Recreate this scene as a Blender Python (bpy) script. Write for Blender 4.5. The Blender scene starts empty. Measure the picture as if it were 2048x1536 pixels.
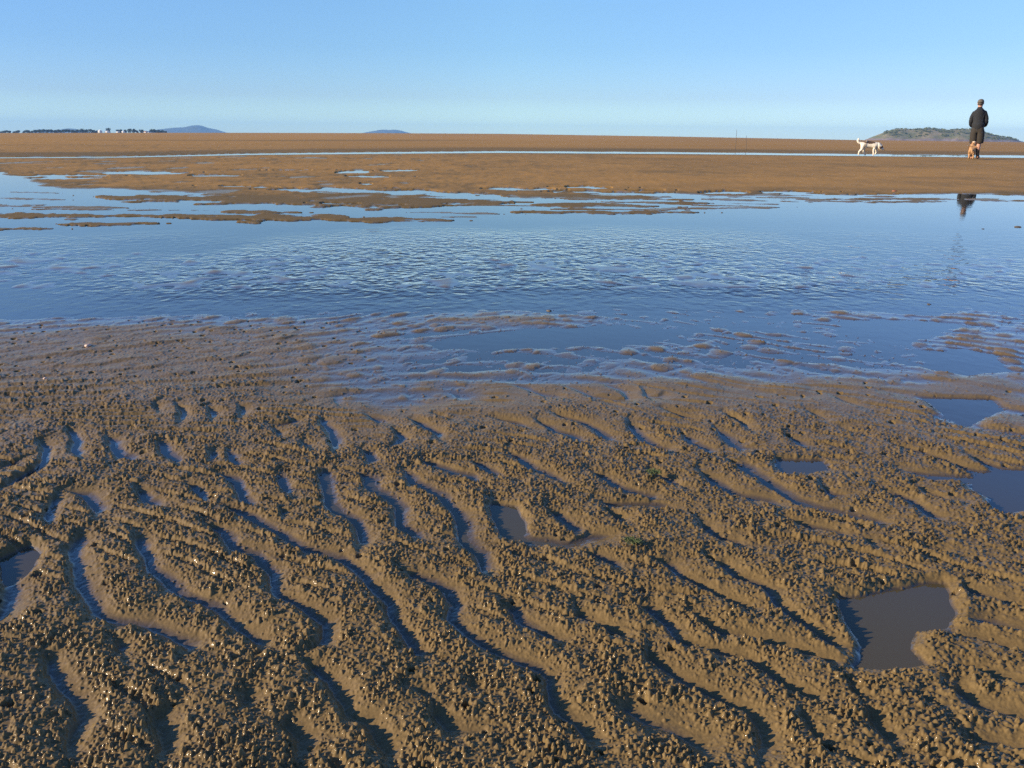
import bpy, math, random
import numpy as np
from mathutils import Vector, Matrix, noise as mnoise

sc = bpy.context.scene
R = math.radians

# ------------------------------------------------------------------ camera
H = 0.49            # lens height above the water level of the flat (m)
F = 1660.0          # focal length in photo pixels (2048 wide)
PITCH = math.atan(492.2 / F)
ROLL = R(0.515)
cam_d = bpy.data.cameras.new('camera')
cam_d.sensor_width = 36.0
cam_d.lens = F / 2048.0 * 36.0
cam_d.clip_start = 0.02
cam_d.clip_end = 60000
cam = bpy.data.objects.new('camera', cam_d)
sc.collection.objects.link(cam)
sc.camera = cam
_r = np.array([math.cos(ROLL), 0, math.sin(ROLL)])
_u = np.array([-math.sin(ROLL), 0, math.cos(ROLL)])
_b = np.array([0, -1.0, 0])
# pitch down about the level sideways axis, then roll
cp, sp = math.cos(PITCH), math.sin(PITCH)
def pitchv(v):
    return np.array([v[0], v[1] * cp + v[2] * sp, -v[1] * sp + v[2] * cp])
RM = np.stack([pitchv(_r), pitchv(_u), pitchv(_b)], axis=1)
M4 = Matrix.Identity(4)
for i in range(3):
    for j in range(3):
        M4[i][j] = RM[i, j]
M4[2][3] = H
cam.matrix_world = M4
sc.render.resolution_x, sc.render.resolution_y = 1024, 768

# ------------------------------------------------------------------ sky, sun, exposure
SUN_EL, SUN_BACK = 19.0, 12.0      # elevation; degrees behind straight left
w = bpy.data.worlds.new('World'); sc.world = w; w.use_nodes = True
wn = w.node_tree; bg = wn.nodes['Background']
sky = wn.nodes.new('ShaderNodeTexSky'); sky.sky_type = 'NISHITA'
sky.sun_disc = False
sky.sun_elevation = R(SUN_EL)
sky.sun_rotation = R(270.0 - SUN_BACK)
sky.altitude = 0
sky.air_density = 1.0; sky.dust_density = 0.1; sky.ozone_density = 3.0
tco = wn.nodes.new('ShaderNodeTexCoord'); sxyz = wn.nodes.new('ShaderNodeSeparateXYZ')
wn.links.new(tco.outputs['Generated'], sxyz.inputs[0])
ramp = wn.nodes.new('ShaderNodeValToRGB')            # the clean sea air: less yellow low in the sky
wn.links.new(sxyz.outputs['Z'], ramp.inputs[0])
for k, (p_, c_) in enumerate([(0.0, (.95, 1.28, 1.46)), (.014, (.90, 1.20, 1.44)), (.044, (.69, .85, 1.14)), (.095, (.65, .835, 1.08)), (.14, (.715, .90, 1.10)), (.20, (.90, 1.18, 1.50)), (.36, (.80, 1.15, 1.55)), (.8, (.48, .75, 1.15))]):
    c_ = tuple(x / 1.36 for x in c_)
    e_ = ramp.color_ramp.elements[k] if k < 2 else ramp.color_ramp.elements.new(p_)
    e_.position = p_; e_.color = (*c_, 1)
tint = wn.nodes.new('ShaderNodeMix'); tint.data_type = 'RGBA'; tint.blend_type = 'MULTIPLY'
tint.inputs[0].default_value = 1.0
wn.links.new(sky.outputs[0], tint.inputs[6])
wn.links.new(ramp.outputs[0], tint.inputs[7])
ramx = wn.nodes.new('ShaderNodeValToRGB'); mrx = wn.nodes.new('ShaderNodeMapRange')
mrx.inputs[1].default_value = -1; mrx.inputs[2].default_value = 1
wn.links.new(sxyz.outputs['X'], mrx.inputs[0]); wn.links.new(mrx.outputs[0], ramx.inputs[0])
for k, (p_, c_) in enumerate([(.25, (.78, .80, .89)), (.5, (1, 1, 1)), (.75, (.93, .88, .96))]):
    e_ = ramx.color_ramp.elements[k] if k < 2 else ramx.color_ramp.elements.new(p_)
    e_.position = p_; e_.color = (*c_, 1)
tin2 = wn.nodes.new('ShaderNodeMix'); tin2.data_type = 'RGBA'; tin2.blend_type = 'MULTIPLY'; tin2.inputs[0].default_value = 1.0
wn.links.new(tint.outputs[2], tin2.inputs[6]); wn.links.new(ramx.outputs[0], tin2.inputs[7])
wn.links.new(tin2.outputs[2], bg.inputs[0])
bg.inputs[1].default_value = 0.15

sun_d = bpy.data.lights.new('sun', 'SUN'); sun_d.energy = 5.0; sun_d.angle = R(0.5)
sun_d.color = (1.0, 0.83, 0.60)
sun = bpy.data.objects.new('sun', sun_d); sc.collection.objects.link(sun)
_az = R(SUN_BACK)
to_sun = Vector((-math.cos(_az) * math.cos(R(SUN_EL)), -math.sin(_az) * math.cos(R(SUN_EL)), math.sin(R(SUN_EL))))
sun.rotation_euler = to_sun.to_track_quat('Z', 'Y').to_euler()
sun.location = (-6, -2, 4)

vs = sc.view_settings
vs.view_transform = 'Standard'; vs.look = 'None'; vs.exposure = 0.70; vs.gamma = 1.0; vs.use_curve_mapping = False
cy = sc.cycles
cy.use_adaptive_sampling = True; cy.adaptive_threshold = 0.012; cy.use_denoising = False
cy.max_bounces = 6; cy.transparent_max_bounces = 8; cy.diffuse_bounces = 2; cy.glossy_bounces = 3
cy.transmission_bounces = 4; cy.volume_bounces = 0
cy.sample_clamp_indirect = 4.0; cy.caustics_reflective = False; cy.caustics_refractive = False
cy.sample_clamp_direct = 12.0

# ------------------------------------------------------------------ projection helpers
def ray(u, v):
    d = RM @ np.array([(u - 1024.0) / F, -(v - 768.0) / F, -1.0])
    return d
def P(u, v, z=0.0):
    """point of the flat (height z) seen at photo pixel u, v"""
    d = ray(u, v); t = (z - H) / d[2]
    return Vector((d[0] * t, d[1] * t, z))
def PD(u, v, dist):
    """point at forward distance dist seen at pixel u, v"""
    d = ray(u, v); t = dist / d[1]
    return Vector((d[0] * t, dist, H + d[2] * t))
def to_px(x, y, z=0.0):
    q = np.stack([x, y, np.full_like(x, z) - H if np.isscalar(z) else z - H], axis=-1) @ RM
    w_ = np.maximum(-q[..., 2], 1e-3)
    return 1024.0 + F * q[..., 0] / w_, 768.0 - F * q[..., 1] / w_

# ------------------------------------------------------------------ numpy noise
def hash2(ix, iy, s):
    h = (ix.astype(np.int64) * 374761393 + iy.astype(np.int64) * 668265263 + s * 974634777) & 0xFFFFFFFF
    h = ((h ^ (h >> 13)) * 1274126177) & 0xFFFFFFFF
    h = h ^ (h >> 16)
    h = (h * 2246822519) & 0xFFFFFFFF
    h = h ^ (h >> 15)
    return (h & 0xFFFFFF).astype(np.float64) / float(0xFFFFFF)
def vnoise(x, y, s=0):
    ix = np.floor(x); iy = np.floor(y)
    fx = x - ix; fy = y - iy
    fx = fx * fx * (3 - 2 * fx); fy = fy * fy * (3 - 2 * fy)
    a = hash2(ix, iy, s); b = hash2(ix + 1, iy, s); c = hash2(ix, iy + 1, s); d = hash2(ix + 1, iy + 1, s)
    return (a + (b - a) * fx + (c - a) * fy + (a - b - c + d) * fx * fy) * 2 - 1
def fbm(x, y, s=0, o=4, g=0.5):
    r = 0; a = 1.0; t = 0
    for k in range(o):
        ca, sa = math.cos(0.7 * k + 0.3), math.sin(0.7 * k + 0.3)
        r = r + a * vnoise((x * ca - y * sa) * 2.03 ** k + 17.3 * k, (x * sa + y * ca) * 2.03 ** k - 9.1 * k, s + k)
        t += a; a *= g
    return r / t
def sstep(a, b, x):
    t = np.clip((x - a) / (b - a), 0, 1)
    return t * t * (3 - 2 * t)
def pellets(x, y, cell, rmin, rmax, s, dens, hgt):
    """height of rounded sand pellets strewn on the surface (max over neighbouring cells)"""
    cx = np.floor(x / cell); cyy = np.floor(y / cell)
    out = np.zeros_like(x)
    for dx in (-1, 0, 1):
        for dy in (-1, 0, 1):
            ix = cx + dx; iy = cyy + dy
            px = (ix + hash2(ix, iy, s)) * cell
            py = (iy + hash2(ix, iy, s + 1)) * cell
            r = rmin + (rmax - rmin) * hash2(ix, iy, s + 2) ** 1.5
            k = hash2(ix, iy, s + 3)
            d2 = ((x - px) ** 2 + (y - py) ** 2) / (r * r)
            hh = np.where(k < dens, r * hgt * (0.6 + 0.8 * hash2(ix, iy, s + 4)) * np.clip(1 - d2, 0, 1) ** 0.8, 0)
            out = np.maximum(out, hh)
    return out

# ------------------------------------------------------------------ troughs between the ripples, traced on the flat
TR = [
 (1.3, [(175,1065),(140,1105),(150,1150),(165,1195),(195,1228),(240,1245),(290,1255),(330,1275),(380,1300),(420,1320)]),
 (1.2, [(285,1065),(278,1100),(295,1145),(335,1178),(385,1205),(430,1225),(470,1260),(512,1290),(540,1300)]),
 (1.0, [(440,1010),(482,1030),(512,1045),(562,1075),(612,1100),(675,1120),(705,1140),(740,1178),(770,1215),(785,1245),(802,1270),(832,1307),(887,1325)]),
 (1.0, [(410,1047),(450,1070),(462,1098),(512,1115),(537,1152),(557,1195),(600,1217),(642,1252),(645,1292),(600,1322)]),
 (1.0, [(600,1322),(632,1347),(662,1365),(675,1385),(687,1435),(725,1452),(750,1485),(775,1510),(790,1560)]),
 (1.0, [(560,945),(567,980),(587,995)]), (0.7, [(562,1020),(572,1042)]),
 (1.1, [(647,935),(645,955),(652,985),(655,1012),(682,1032),(707,1047),(720,1067),(727,1087),(717,1110)]),
 (1.1, [(712,945),(737,960),(745,980),(777,1000),(795,1022),(802,1052),(825,1070),(862,1087)]),
 (1.2, [(810,940),(820,965),(862,985),(887,1000),(912,1032),(922,1055),(925,1080),(942,1097),(962,1110),(970,1145),(1000,1170)]),
 (1.1, [(795,1140),(820,1157),(887,1185),(905,1215),(902,1245),(952,1285),(987,1307),(1030,1328),(1061,1342),(1094,1367),(1101,1395),(1106,1425),(1149,1452),(1179,1487),(1199,1520)]),
 (1.0, [(837,920),(857,932),(900,945),(937,957),(967,972)]),
 (1.0, [(937,922),(962,937),(982,947),(1020,960)]),
 (1.5, [(987,1000),(992,1030),(1008,1067),(1050,1083),(1124,1090),(1174,1079),(1249,1070)]),
 (1.3, [(1089,1020),(1112,1037),(1144,1060),(1174,1075)]),
 (1.2, [(1187,1002),(1214,1013),(1299,1010),(1374,1025)]),
 (0.9, [(1207,1022),(1237,1042),(1254,1057)]),
 (1.1, [(1180,947),(1200,960),(1240,980),(1294,995),(1337,1005)]),
 (0.9, [(1300,945),(1337,967),(1370,982)]),
 (1.0, [(1010,905),(1062,940),(1099,957),(1137,980)]),
 (1.0, [(1074,842),(1104,862),(1137,875),(1174,890)]),
 (1.2, [(1100,828),(1154,847),(1184,860),(1204,875),(1232,887)]),
 (1.3, [(1257,845),(1264,862),(1287,885),(1324,900),(1350,910)]),
 (1.3, [(1362,867),(1379,887),(1409,902),(1450,907)]),
 (1.2, [(1434,860),(1454,880),(1472,897),(1512,902)]),
 (1.3, [(1020,770),(1056,782),(1087,792),(1137,801)]),
 (1.3, [(1120,770),(1150,780),(1184,797),(1224,804),(1254,802),(1247,787),(1200,770)]),
 (1.4, [(1286,780),(1296,797),(1319,797),(1339,785)]),
 (1.0, [(1324,822),(1357,835),(1410,845)]),
 (1.3, [(1399,947),(1424,970),(1454,985),(1494,997),(1536,1004),(1586,1022)]),
 (1.3, [(1449,920),(1479,935),(1512,955),(1536,972),(1586,1003),(1624,1017),(1686,1030),(1748,1047),(1790,1060)]),
 (1.0, [(1394,1040),(1409,1060),(1434,1077),(1470,1090),(1510,1100)]),
 (1.0, [(1149,1102),(1187,1115),(1224,1132),(1260,1145)]),
 (1.1, [(1299,1120),(1337,1137),(1360,1157),(1399,1175),(1449,1202),(1487,1217),(1530,1228)]),
 (1.0, [(1414,1117),(1444,1135),(1461,1157),(1500,1172),(1536,1187),(1573,1237),(1623,1270),(1661,1295),(1700,1300)]),
 (1.2, [(1010,1205),(1024,1227),(1036,1250),(1074,1265),(1109,1282),(1144,1305)]),
 (0.8, [(1149,1212),(1161,1237),(1211,1265),(1236,1275),(1256,1290)]),
 (1.0, [(1249,1210),(1294,1225),(1319,1245),(1341,1270),(1361,1292),(1424,1312),(1486,1327),(1536,1357),(1561,1377),(1611,1400),(1660,1410)]),
 (1.0, [(1374,1227),(1411,1257),(1436,1270),(1524,1287),(1586,1307),(1648,1325),(1686,1337)]),
 (1.1, [(1299,1292),(1301,1327),(1324,1342),(1361,1365),(1399,1387),(1436,1405),(1486,1430),(1511,1465),(1519,1500),(1525,1560)]),
 (1.5, [(1236,1402),(1249,1427),(1286,1447),(1349,1467),(1386,1492),(1440,1515)]),
 (1.0, [(937,1355),(940,1380),(957,1397)]),
 (0.9, [(812,1377),(850,1392),(887,1400)]),
 (1.1, [(862,1410),(870,1440),(900,1465),(987,1475)]),
 (1.2, [(540,1450),(575,1462),(595,1495),(595,1560)]),
 (1.2, [(95,1302),(100,1352),(130,1390),(150,1415),(160,1450),(145,1490),(150,1560)]),
 (1.0, [(232,1272),(240,1307),(265,1332)]),
 (1.1, [(495,1372),(490,1410),(520,1440)]),
 (1.3, [(350,1415),(325,1440),(312,1465),(325,1510),(340,1560)]),
 (1.4, [(70,1105),(30,1125),(15,1160),(25,1200),(0,1240),(-60,1280)]),
 (1.2, [(1920,1180),(1945,1190),(1986,1202),(2048,1225),(2120,1250)]),
 (1.2, [(1898,1237),(1986,1249),(2048,1270),(2120,1295)]),
 (1.2, [(1880,1265),(1911,1275),(1973,1292),(2048,1315),(2120,1340)]),
 (1.1, [(1873,1330),(1961,1350),(2011,1365),(2048,1380),(2120,1405)]),
 (1.1, [(1893,1382),(1923,1397),(1941,1415),(1990,1430),(2048,1450),(2120,1480)]),
 (0.9, [(1843,1402),(1878,1425)]), (1.0, [(1730,1430),(1740,1450),(1773,1482),(1800,1520)]),
 (1.1, [(1911,1465),(1948,1490),(2036,1502),(2100,1520)]),
 (0.9, [(1605,1450),(1636,1485),(1676,1515)]), (0.9, [(1698,1365),(1711,1397),(1748,1417)]),
 (1.4, [(1556,935),(1598,938),(1650,930)]),
 (1.0, [(1643,972),(1656,992),(1710,995)]),
 (1.2, [(1756,980),(1811,1002),(1836,1020),(1861,1035),(1900,1048)]),
 (1.0, [(1831,975),(1873,997),(1911,1005)]),
 (1.3, [(1798,940),(1848,955),(1911,960),(1961,962),(2000,970)]),
 (1.1, [(1781,890),(1823,905),(1873,920),(1923,940),(1973,952)]),
 (1.2, [(1936,915),(1973,935),(2011,952)]), (1.2, [(1961,992),(1998,1022),(2048,1040)]),
 (1.0, [(1573,872),(1598,892),(1636,900)]), (1.0, [(1686,860),(1716,872)]),
 (1.0, [(1611,827),(1643,840)]), (1.1, [(1661,792),(1686,805),(1728,820)]),
 (1.1, [(1718,1077),(1740,1092),(1756,1102)]), (1.2, [(1856,1102),(1911,1115)]),
 (1.1, [(1561,1040),(1611,1057),(1673,1070),(1720,1075)]),
 (0.9, [(355,812),(366,830),(364,850)]), (0.9, [(415,815),(428,832),(420,848)]), (0.9, [(478,812),(490,825),(480,842)]),
 (0.9, [(310,812),(318,830)]), (0.9, [(140,860),(155,885),(150,905),(168,922)]),
 (1.2, [(222,872),(226,900),(240,915),(285,925)]), (1.1, [(322,880),(328,905),(350,922),(385,922)]),
 (1.0, [(435,945),(470,965),(485,1000),(520,1020)]), (0.9, [(370,965),(400,985),(420,1012)]),
 (0.9, [(275,975),(290,1005),(340,1020)]), (1.2, [(130,985),(170,992),(195,1015),(205,1040)]),
 (0.9, [(85,885),(92,920),(50,955),(0,985)]), (0.9, [(0,945),(60,915)]), (1.0, [(120,990),(98,1035),(108,1060)]),
 (0.9, [(430,900),(420,930)]), (0.9, [(455,900),(470,930),(500,935)]),
 (1.0, [(640,835),(660,870),(668,905)]), (0.9, [(600,885),(625,900)]),
 (1.1, [(575,835),(590,845),(560,852),(520,852)]), (0.9, [(550,860),(565,880)]),
 (1.2, [(735,780),(750,795),(800,800)]), (1.3, [(812,780),(822,797),(860,803)]), (1.3, [(895,780),(915,795),(950,802)]),
 (1.1, [(735,830),(755,845),(785,852)]), (1.0, [(790,860),(805,880),(780,900)]), (1.0, [(820,840),(845,855),(875,870),(880,885)]),
 (0.8, [(865,830),(895,842)]), (0.9, [(690,770),(672,800),(680,815)]), (0.9, [(985,838),(1024,848),(1060,862)]),
 (0.9, [(720,900),(745,920),(735,935)]), (0.8, [(1445,830),(1480,850),(1500,865)]), (0.9, [(1330,870),(1350,880)]),
]
# open pools of standing water: (depth m, softness m, outline)
POOLS = [
 (0.012, 0.012, [(1681,1197),(1740,1185),(1811,1177),(1893,1172),(1911,1222),(1885,1255),(1831,1264),(1823,1300),(1851,1327),(1780,1336),(1700,1333),(1726,1297),(1696,1245)]),
 (0.010, 0.02, [(1860,800),(1900,800),(1975,800),(1985,815),(1960,840),(1925,848),(1900,835),(1880,820)]),
 (0.010, 0.02, [(1960,950),(2060,940),(2120,980),(2080,1022),(2020,1022),(1985,1000),(1950,985)]),
 (0.012, 0.03, [(880,690),(960,672),(1060,662),(1200,657),(1310,662),(1300,680),(1150,690),(980,697)]),
 (0.012, 0.03, [(1690,650),(1780,642),(1870,648),(1850,670),(1780,684),(1730,672)]),
 (0.010, 0.03, [(1860,708),(1930,700),(1985,716),(1990,738),(1930,750),(1880,738)]),
 (0.010, 0.03, [(1780,612),(1860,606),(1900,618),(1860,630),(1800,626)]),
 (0.008, 0.015, [(1560,922),(1640,922),(1650,940),(1570,945)]),
 (0.010, 0.01, [(990,1015),(1030,1018),(1045,1060),(1020,1078),(996,1050)]),
 (0.008, 0.01, [(0,1120),(55,1095),(75,1110),(45,1150),(10,1170)]),
]
# long low banks (+) and water leads (-) of the braided middle distance: u0,v0,u1,v1,half thickness px, height m
LENS = [
 (-200,433,430,433,5,.022),(380,436,700,434,8,.024),(640,438,910,442,4.5,.020),(440,424,605,425,3.5,.016),
 (95,450,320,447,4,.018),(-200,460,110,458,3.5,.018),(-100,446,120,451,3,-.03),
 (190,392,560,404,8,.026),(420,396,900,405,14,.028),(760,398,1010,405,8,.022),(560,395,1030,403,8,.022),
 (-100,410,260,416,3.5,.012),
 (440,373,560,375,1.8,-.05),(530,380,760,382,3.2,-.05),(720,382,900,387,3.8,-.05),(860,390,1040,396,4.0,-.05),
 (160,386,390,387,1.8,-.05),(60,352,215,352,2.2,-.05),(-100,347,20,346,1.5,-.05),(60,357,220,356,1.4,-.05),
 (205,347,385,346,2.0,-.05),(376,352,485,351,1.5,-.05),(545,341,625,341,1.0,-.04),(670,346,740,344,1.8,-.05),
 (690,353,780,354,1.2,-.04),(760,342,835,341,0.9,-.04),(718,368,745,369,.9,-.04),(640,407,720,408,1.2,-.02),
 (-60,354,120,352,1.6,-.04),
 (960,378,1110,380,2.0,-.05),(1130,375,1225,377,1.8,-.05),(1080,384,1380,390,2.2,-.05),(1395,386,1500,386,1.6,-.05),
 (1000,391,1180,392,4,.016),(1120,397,1390,399,3,.016),(1200,404,1420,407,3,.016),(1060,409,1320,413,4,.018),
 (1020,424,1400,425,3.5,.018),(1300,418,1560,415,2.2,.012),(1400,398,1600,404,2.5,.012),(1440,407,1560,409,1.6,.012),
 (1700,397,2060,401,3.0,.014),(1560,402,1900,403,2,.010),(1710,390,2060,394,2.2,-.05),(1560,388,1680,390,1.3,-.04),
 (1180,401,1360,402,1.5,-.03),(860,425,1000,428,1.8,.010),(880,434,960,434,1.2,.010),(820,425,930,424,1.2,.008),
 (1630,395,1710,396,1.0,-.03),(940,410,1100,412,1.2,.010),(1250,381,1330,382,1.0,-.04),(1520,384,1640,385,1.0,-.04),(1040,386,1200,387,2,.014),(1380,411,1500,413,1.6,.012),(1100,418,1380,420,1.6,.014),(1560,398,1760,400,1.8,.010),(60,418,230,420,2,.012),(0,396,150,400,1.6,.008),(20,384,120,386,1.4,.008),(250,420,420,421,1.2,.010),(1450,394,1620,396,1.4,.012),
]

def seg_field(X, Y, segs, pad):
    pass

def interp(v, ks, vals):
    return np.interp(v, ks, vals)

def terrain(X, Y):
    """height of the sand, wetness, share of loose pellets, for world points"""
    r = np.hypot(X, Y)
    front = Y > 0.05 * np.abs(X) + 0.02
    u, v = to_px(X, np.where(front, Y, 0.05 + 0.05 * np.abs(X)))
    # behind and beside the view: continue the bands by distance
    aza = np.abs(np.arctan2(X, Y)); tb = sstep(R(38), R(50), aza)
    deff = np.maximum(r * np.cos(np.minimum(aza, R(48))), .02)
    vr = 768.0 + F * np.tan(np.clip(np.arctan(H / deff) - PITCH, -1.0, .62))
    v = np.where(aza < R(50), np.minimum(v, 1900), 0) * (1 - tb) + vr * tb
    v = np.minimum(v, 1700)
    ur = 1024 + np.sign(X) * (1850 + 300 * (aza - R(48)))
    u = np.where(aza < R(50), np.clip(u, -1500, 3600), 0) * (1 - tb) + ur * tb
    u = np.clip(u, -900, 2950)
    vh = 266.6 + u * 0.00898            # true horizon in the photo's pixels
    uw = u + 26 * fbm(X * 1.1, Y * 1.1, 5, 3); vw = v + (v - vh) * 0.035 * fbm(X * 0.9 + 4, Y * 0.9, 9, 4) + np.where(v < 470, 9 * fbm(u / 95, v / 6.5, 10, 4), 0)

    # ---- macro level
    vstream = interp(u, [-900, 0, 250, 500, 750, 1000, 1350, 1700, 2048, 2950], [322, 315, 313.4, 308, 305.6, 303.6, 305.8, 309.5, 313.0, 326])
    hstream = interp(u, [0, 400, 700, 1000, 1400, 1700, 2048], [.8, 1.2, 1.5, 1.6, 1.6, 1.8, 2.2])
    vbar = interp(u, [-900, 0, 60, 180, 400, 600, 1024, 1500, 2048, 2950], [330, 350, 366, 382, 392, 400, 396, 392, 396, 400])
    z = np.zeros_like(X)
    bar = sstep(vstream + hstream * 0.6, vstream + hstream * 0.6 + 4, v) * (1 - sstep(vbar - 13, vbar + 5, vw))
    z += bar * 0.010
    ch_end = interp(u, [-900, 0, 300, 620, 1000, 1400, 2048, 2950], [620, 622, 618, 606, 604, 606, 602, 600])
    # channel bed: deep and smooth at the back, shallow rippled shoal in the middle
    chan = sstep(vbar - 4, vbar + 14, vw) * (1 - sstep(ch_end - 16, ch_end + 16, vw))
    shoal = sstep(455, 515, vw + 20 * fbm(X * .7, Y * .7, 31, 3)) * (1 - sstep(575, 597, vw))
    z += chan * (-0.030 + 0.0283 * shoal)
    fore = sstep(ch_end - 12, ch_end + 22, vw)
    base = interp(v, [600, 640, 700, 780, 830, 950, 1100, 1200, 1350, 1536, 1700],
                  [-.004, -.0018, -.0013, -.0006, -.0008, -.0013, -.0006, .0000, .0012, .0034, .0044])
    left = 1 - sstep(500, 1050, u + (v - 640) * 1.0 + 90 * fbm(X * .8, Y * .8, 77, 3))
    left *= sstep(600, 690, vw) * (1 - sstep(780, 900, v))
    right = sstep(1900, 2300, u)
    base = base + left * 0.0040
    isl = np.exp(-(((u - 1010) / 190) ** 2 + ((v - 638) / 20.0) ** 2)) + 0.9 * np.exp(-(((u - 1720) / 110) ** 2 + ((v - 628) / 12.0) ** 2)) \
        + 0.9 * np.exp(-(((u - 1930) / 90) ** 2 + ((v - 632) / 12.0) ** 2)) + np.exp(-(((u - 1960) / 110) ** 2 + ((v - 775) / 30.0) ** 2)) \
        + 0.7 * np.exp(-(((u - 1980) / 120) ** 2 + ((v - 685) / 25.0) ** 2)) + 0.8 * np.exp(-(((u - 1450) / 380) ** 2 + ((v - 800) / 45.0) ** 2))
    base = base + isl * 0.0045 * sstep(600, 640, v)
    z += fore * base
    # lenses
    for (u0, v0, u1, v1, ht, hz) in LENS:
        m = (u > u0 - 60) & (u < u1 + 60) & (v > min(v0, v1) - ht * 4) & (v < max(v0, v1) + ht * 4)
        if not m.any(): continue
        U = u[m] + 0.0; V = v[m]
        n1 = fbm(X[m] * 3, Y[m] * 1.5, 41, 3); n2 = fbm(U / 46, V / 3.6, 45, 4); ht = ht * (1.35 if hz < 0 else 1.0)
        t = np.clip((U - u0) / (u1 - u0), -0.2, 1.2)
        vc = v0 + (v1 - v0) * t + ht * 0.45 * n1
        prof = np.sqrt(np.clip(1 - (2 * t - 1) ** 2, 0, 1)) ** 0.8
        q = 1.25 - np.abs(V - vc) / (ht * (prof + 0.02)) + 1.25 * n2
        k = sstep(0, 0.7, q)
        z[m] = z[m] * (1 - k) + k * ((0.35 * hz) if hz > 0 else -0.012) if hz < 0 else np.maximum(z[m], k * (hz * 0.24 + 0.012) - 0.012 + 0.0022 * n1)
    # the stream and the flats beyond
    st = np.exp(-np.clip((v - vstream) / hstream, -6, 6) ** 4)
    far = 1 - sstep(vstream - 3, vstream + 1, v)
    z += far * (0.020 + 0.02 * sstep(30, 80, r) + 0.006 * fbm(X * .08, Y * .08, 3, 3))
    z = z * (1 - st) - 0.012 * st
    st2 = np.exp(-((u - 1225) / 95) ** 4) * np.exp(-((v - (280.9 + (u - 1130) * .0075)) / .8) ** 4)
    z = z * (1 - st2) - 0.012 * st2
    # gentle rise of the far flats, which makes the sandy skyline bow upwards
    uh = u
    vtop = interp(uh, [-900, -300, 0, 250, 500, 750, 1000, 1350, 1700, 2048, 2950], [262, 264.5, 266.3, 266.4, 266.6, 267.3, 268.7, 274.0, 280.3, 284.8, 293])
    slope = (vh + 0.15 - vtop) / F / math.cos(PITCH) ** 1.0
    rise = sstep(120, 1400, r) ** 0.8 * 1.0
    zf = H + slope * 1500.0
    # height that just reaches the skyline ray at 1500 m, eased in from 110 m
    z = np.where(r > 110, z + np.maximum(0, (H - .05 + slope * r)) * sstep(110, 700, r), z)
    z = np.where(r > 1500, np.maximum(-2.0, (H - .02 + slope * 1500.0) * (1 - sstep(1500, 2600, r)) - 3.0 * sstep(2000, 3000, r)), z)

    # ---- ripples
    near = r < 14
    rip = np.zeros_like(X); crest = np.zeros_like(X); wet = np.zeros_like(X)
    i = np.where(near)[0]
    x = X[i]; y = Y[i]; uu = u[i]; vv = v[i]; rr = r[i]
    # traced troughs
    tr = np.zeros_like(x)                      # 1 = in the bottom of a trough
    wx = x + 0.0065 * fbm(x * 22, y * 22, 11, 3); wy = y + 0.0065 * fbm(x * 22 + 9, y * 22, 12, 3)
    cover = np.zeros_like(x)
    for (wd, pts) in TR:
        pw = [P(a, b) for a, b in pts]
        for k in range(len(pw) - 1):
            a, b = pw[k], pw[k + 1]
            dx, dy = b.x - a.x, b.y - a.y; L = math.hypot(dx, dy)
            if L < 1e-6: continue
            m = np.where((x > min(a.x, b.x) - .11) & (x < max(a.x, b.x) + .11) & (y > min(a.y, b.y) - .11) & (y < max(a.y, b.y) + .11))[0]
            if not len(m): continue
            qx = wx[m] - a.x; qy = wy[m] - a.y
            t = np.clip((qx * dx + qy * dy) / (L * L), 0, 1)
            ex = qx - dx * t; ey = qy - dy * t
            side = ex * dy - ey * dx           # + : to the right of the run (towards +x for runs coming nearer)
            sgn = np.sign(side) * (1 if dy < 0 else -1) * (-1)
            # trough bottom is offset a little down-light; steep up-sun wall, gentle down-sun slope
            d = np.hypot(ex, ey)
            endt = np.ones_like(d)
            if k == 0: endt = np.minimum(endt, 0.45 + 0.55 * sstep(0, .04, t * L))
            if k == len(pw) - 2: endt = np.minimum(endt, 0.45 + 0.55 * sstep(0, .04, (1 - t) * L))
            wl = 0.0074 * wd; wr = 0.0195 * wd
            # which side faces the sun: x component of the offset
            s_ = sstep(-0.006, 0.006, ex)
            ww = wl * (1 - s_) + wr * s_
            g = np.exp(-(d / ww) ** 1.55) * endt
            tr[m] = np.maximum(tr[m], g)
            cover[m] = np.maximum(cover[m], np.exp(-(d / 0.085) ** 2))
    # procedural ripples for everywhere that has no traced trough
    wxp = x + 0.05 * fbm(x * 3.1, y * 3.1, 21, 3) ; wyp = y + 0.05 * fbm(x * 3.1 + 5, y * 3.1, 22, 3)
    ang = R(-38) + 0.5 * fbm(x * 0.7, y * 0.7, 25, 2) + R(62) * (1 - sstep(-1.6, .2, x)) * sstep(1.3, 1.8, y)
    ca, sa = np.cos(ang), np.sin(ang)
    ph = (wxp * -sa + wyp * ca) / 0.105 * 2 * math.pi * 0.94 + 1.7 * fbm(x * 5, y * 5, 23, 2)
    saw = 0.5 + 0.5 * np.sin(ph + 0.5 * np.sin(ph)); saw = saw * (0.45 + 0.55 * sstep(-.5, .3, fbm(x * 6, y * 6, 24, 2)))
    A = interp(vv, [400, 600, 640, 700, 780, 860, 1000, 1200, 1700], [.003, .0052, .0062, .0064, .0068, .0078, .0080, .0082, .0088])
    mixc = sstep(0.02, 0.35, cover)
    trp = (1 - mixc) * (1 - saw) * 0.8 + mixc * 0.0
    sec = .50 * sstep(.62, .95, .5 + .5 * np.sin((wxp * -sa + wyp * ca) / 0.047 * 6.283 + 3.2 * fbm(x * 6, y * 6, 207, 3))) * sstep(-.1, .35, fbm(x * 8, y * 8, 208, 2))
    trough = np.maximum(np.maximum(tr, sec), np.where(vv > 770, trp, (1 - saw)))
    # middle zone: small isolated mounds
    md = fbm(x * 11, y * 15, 51, 3) * 0.5 + 0.5
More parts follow.
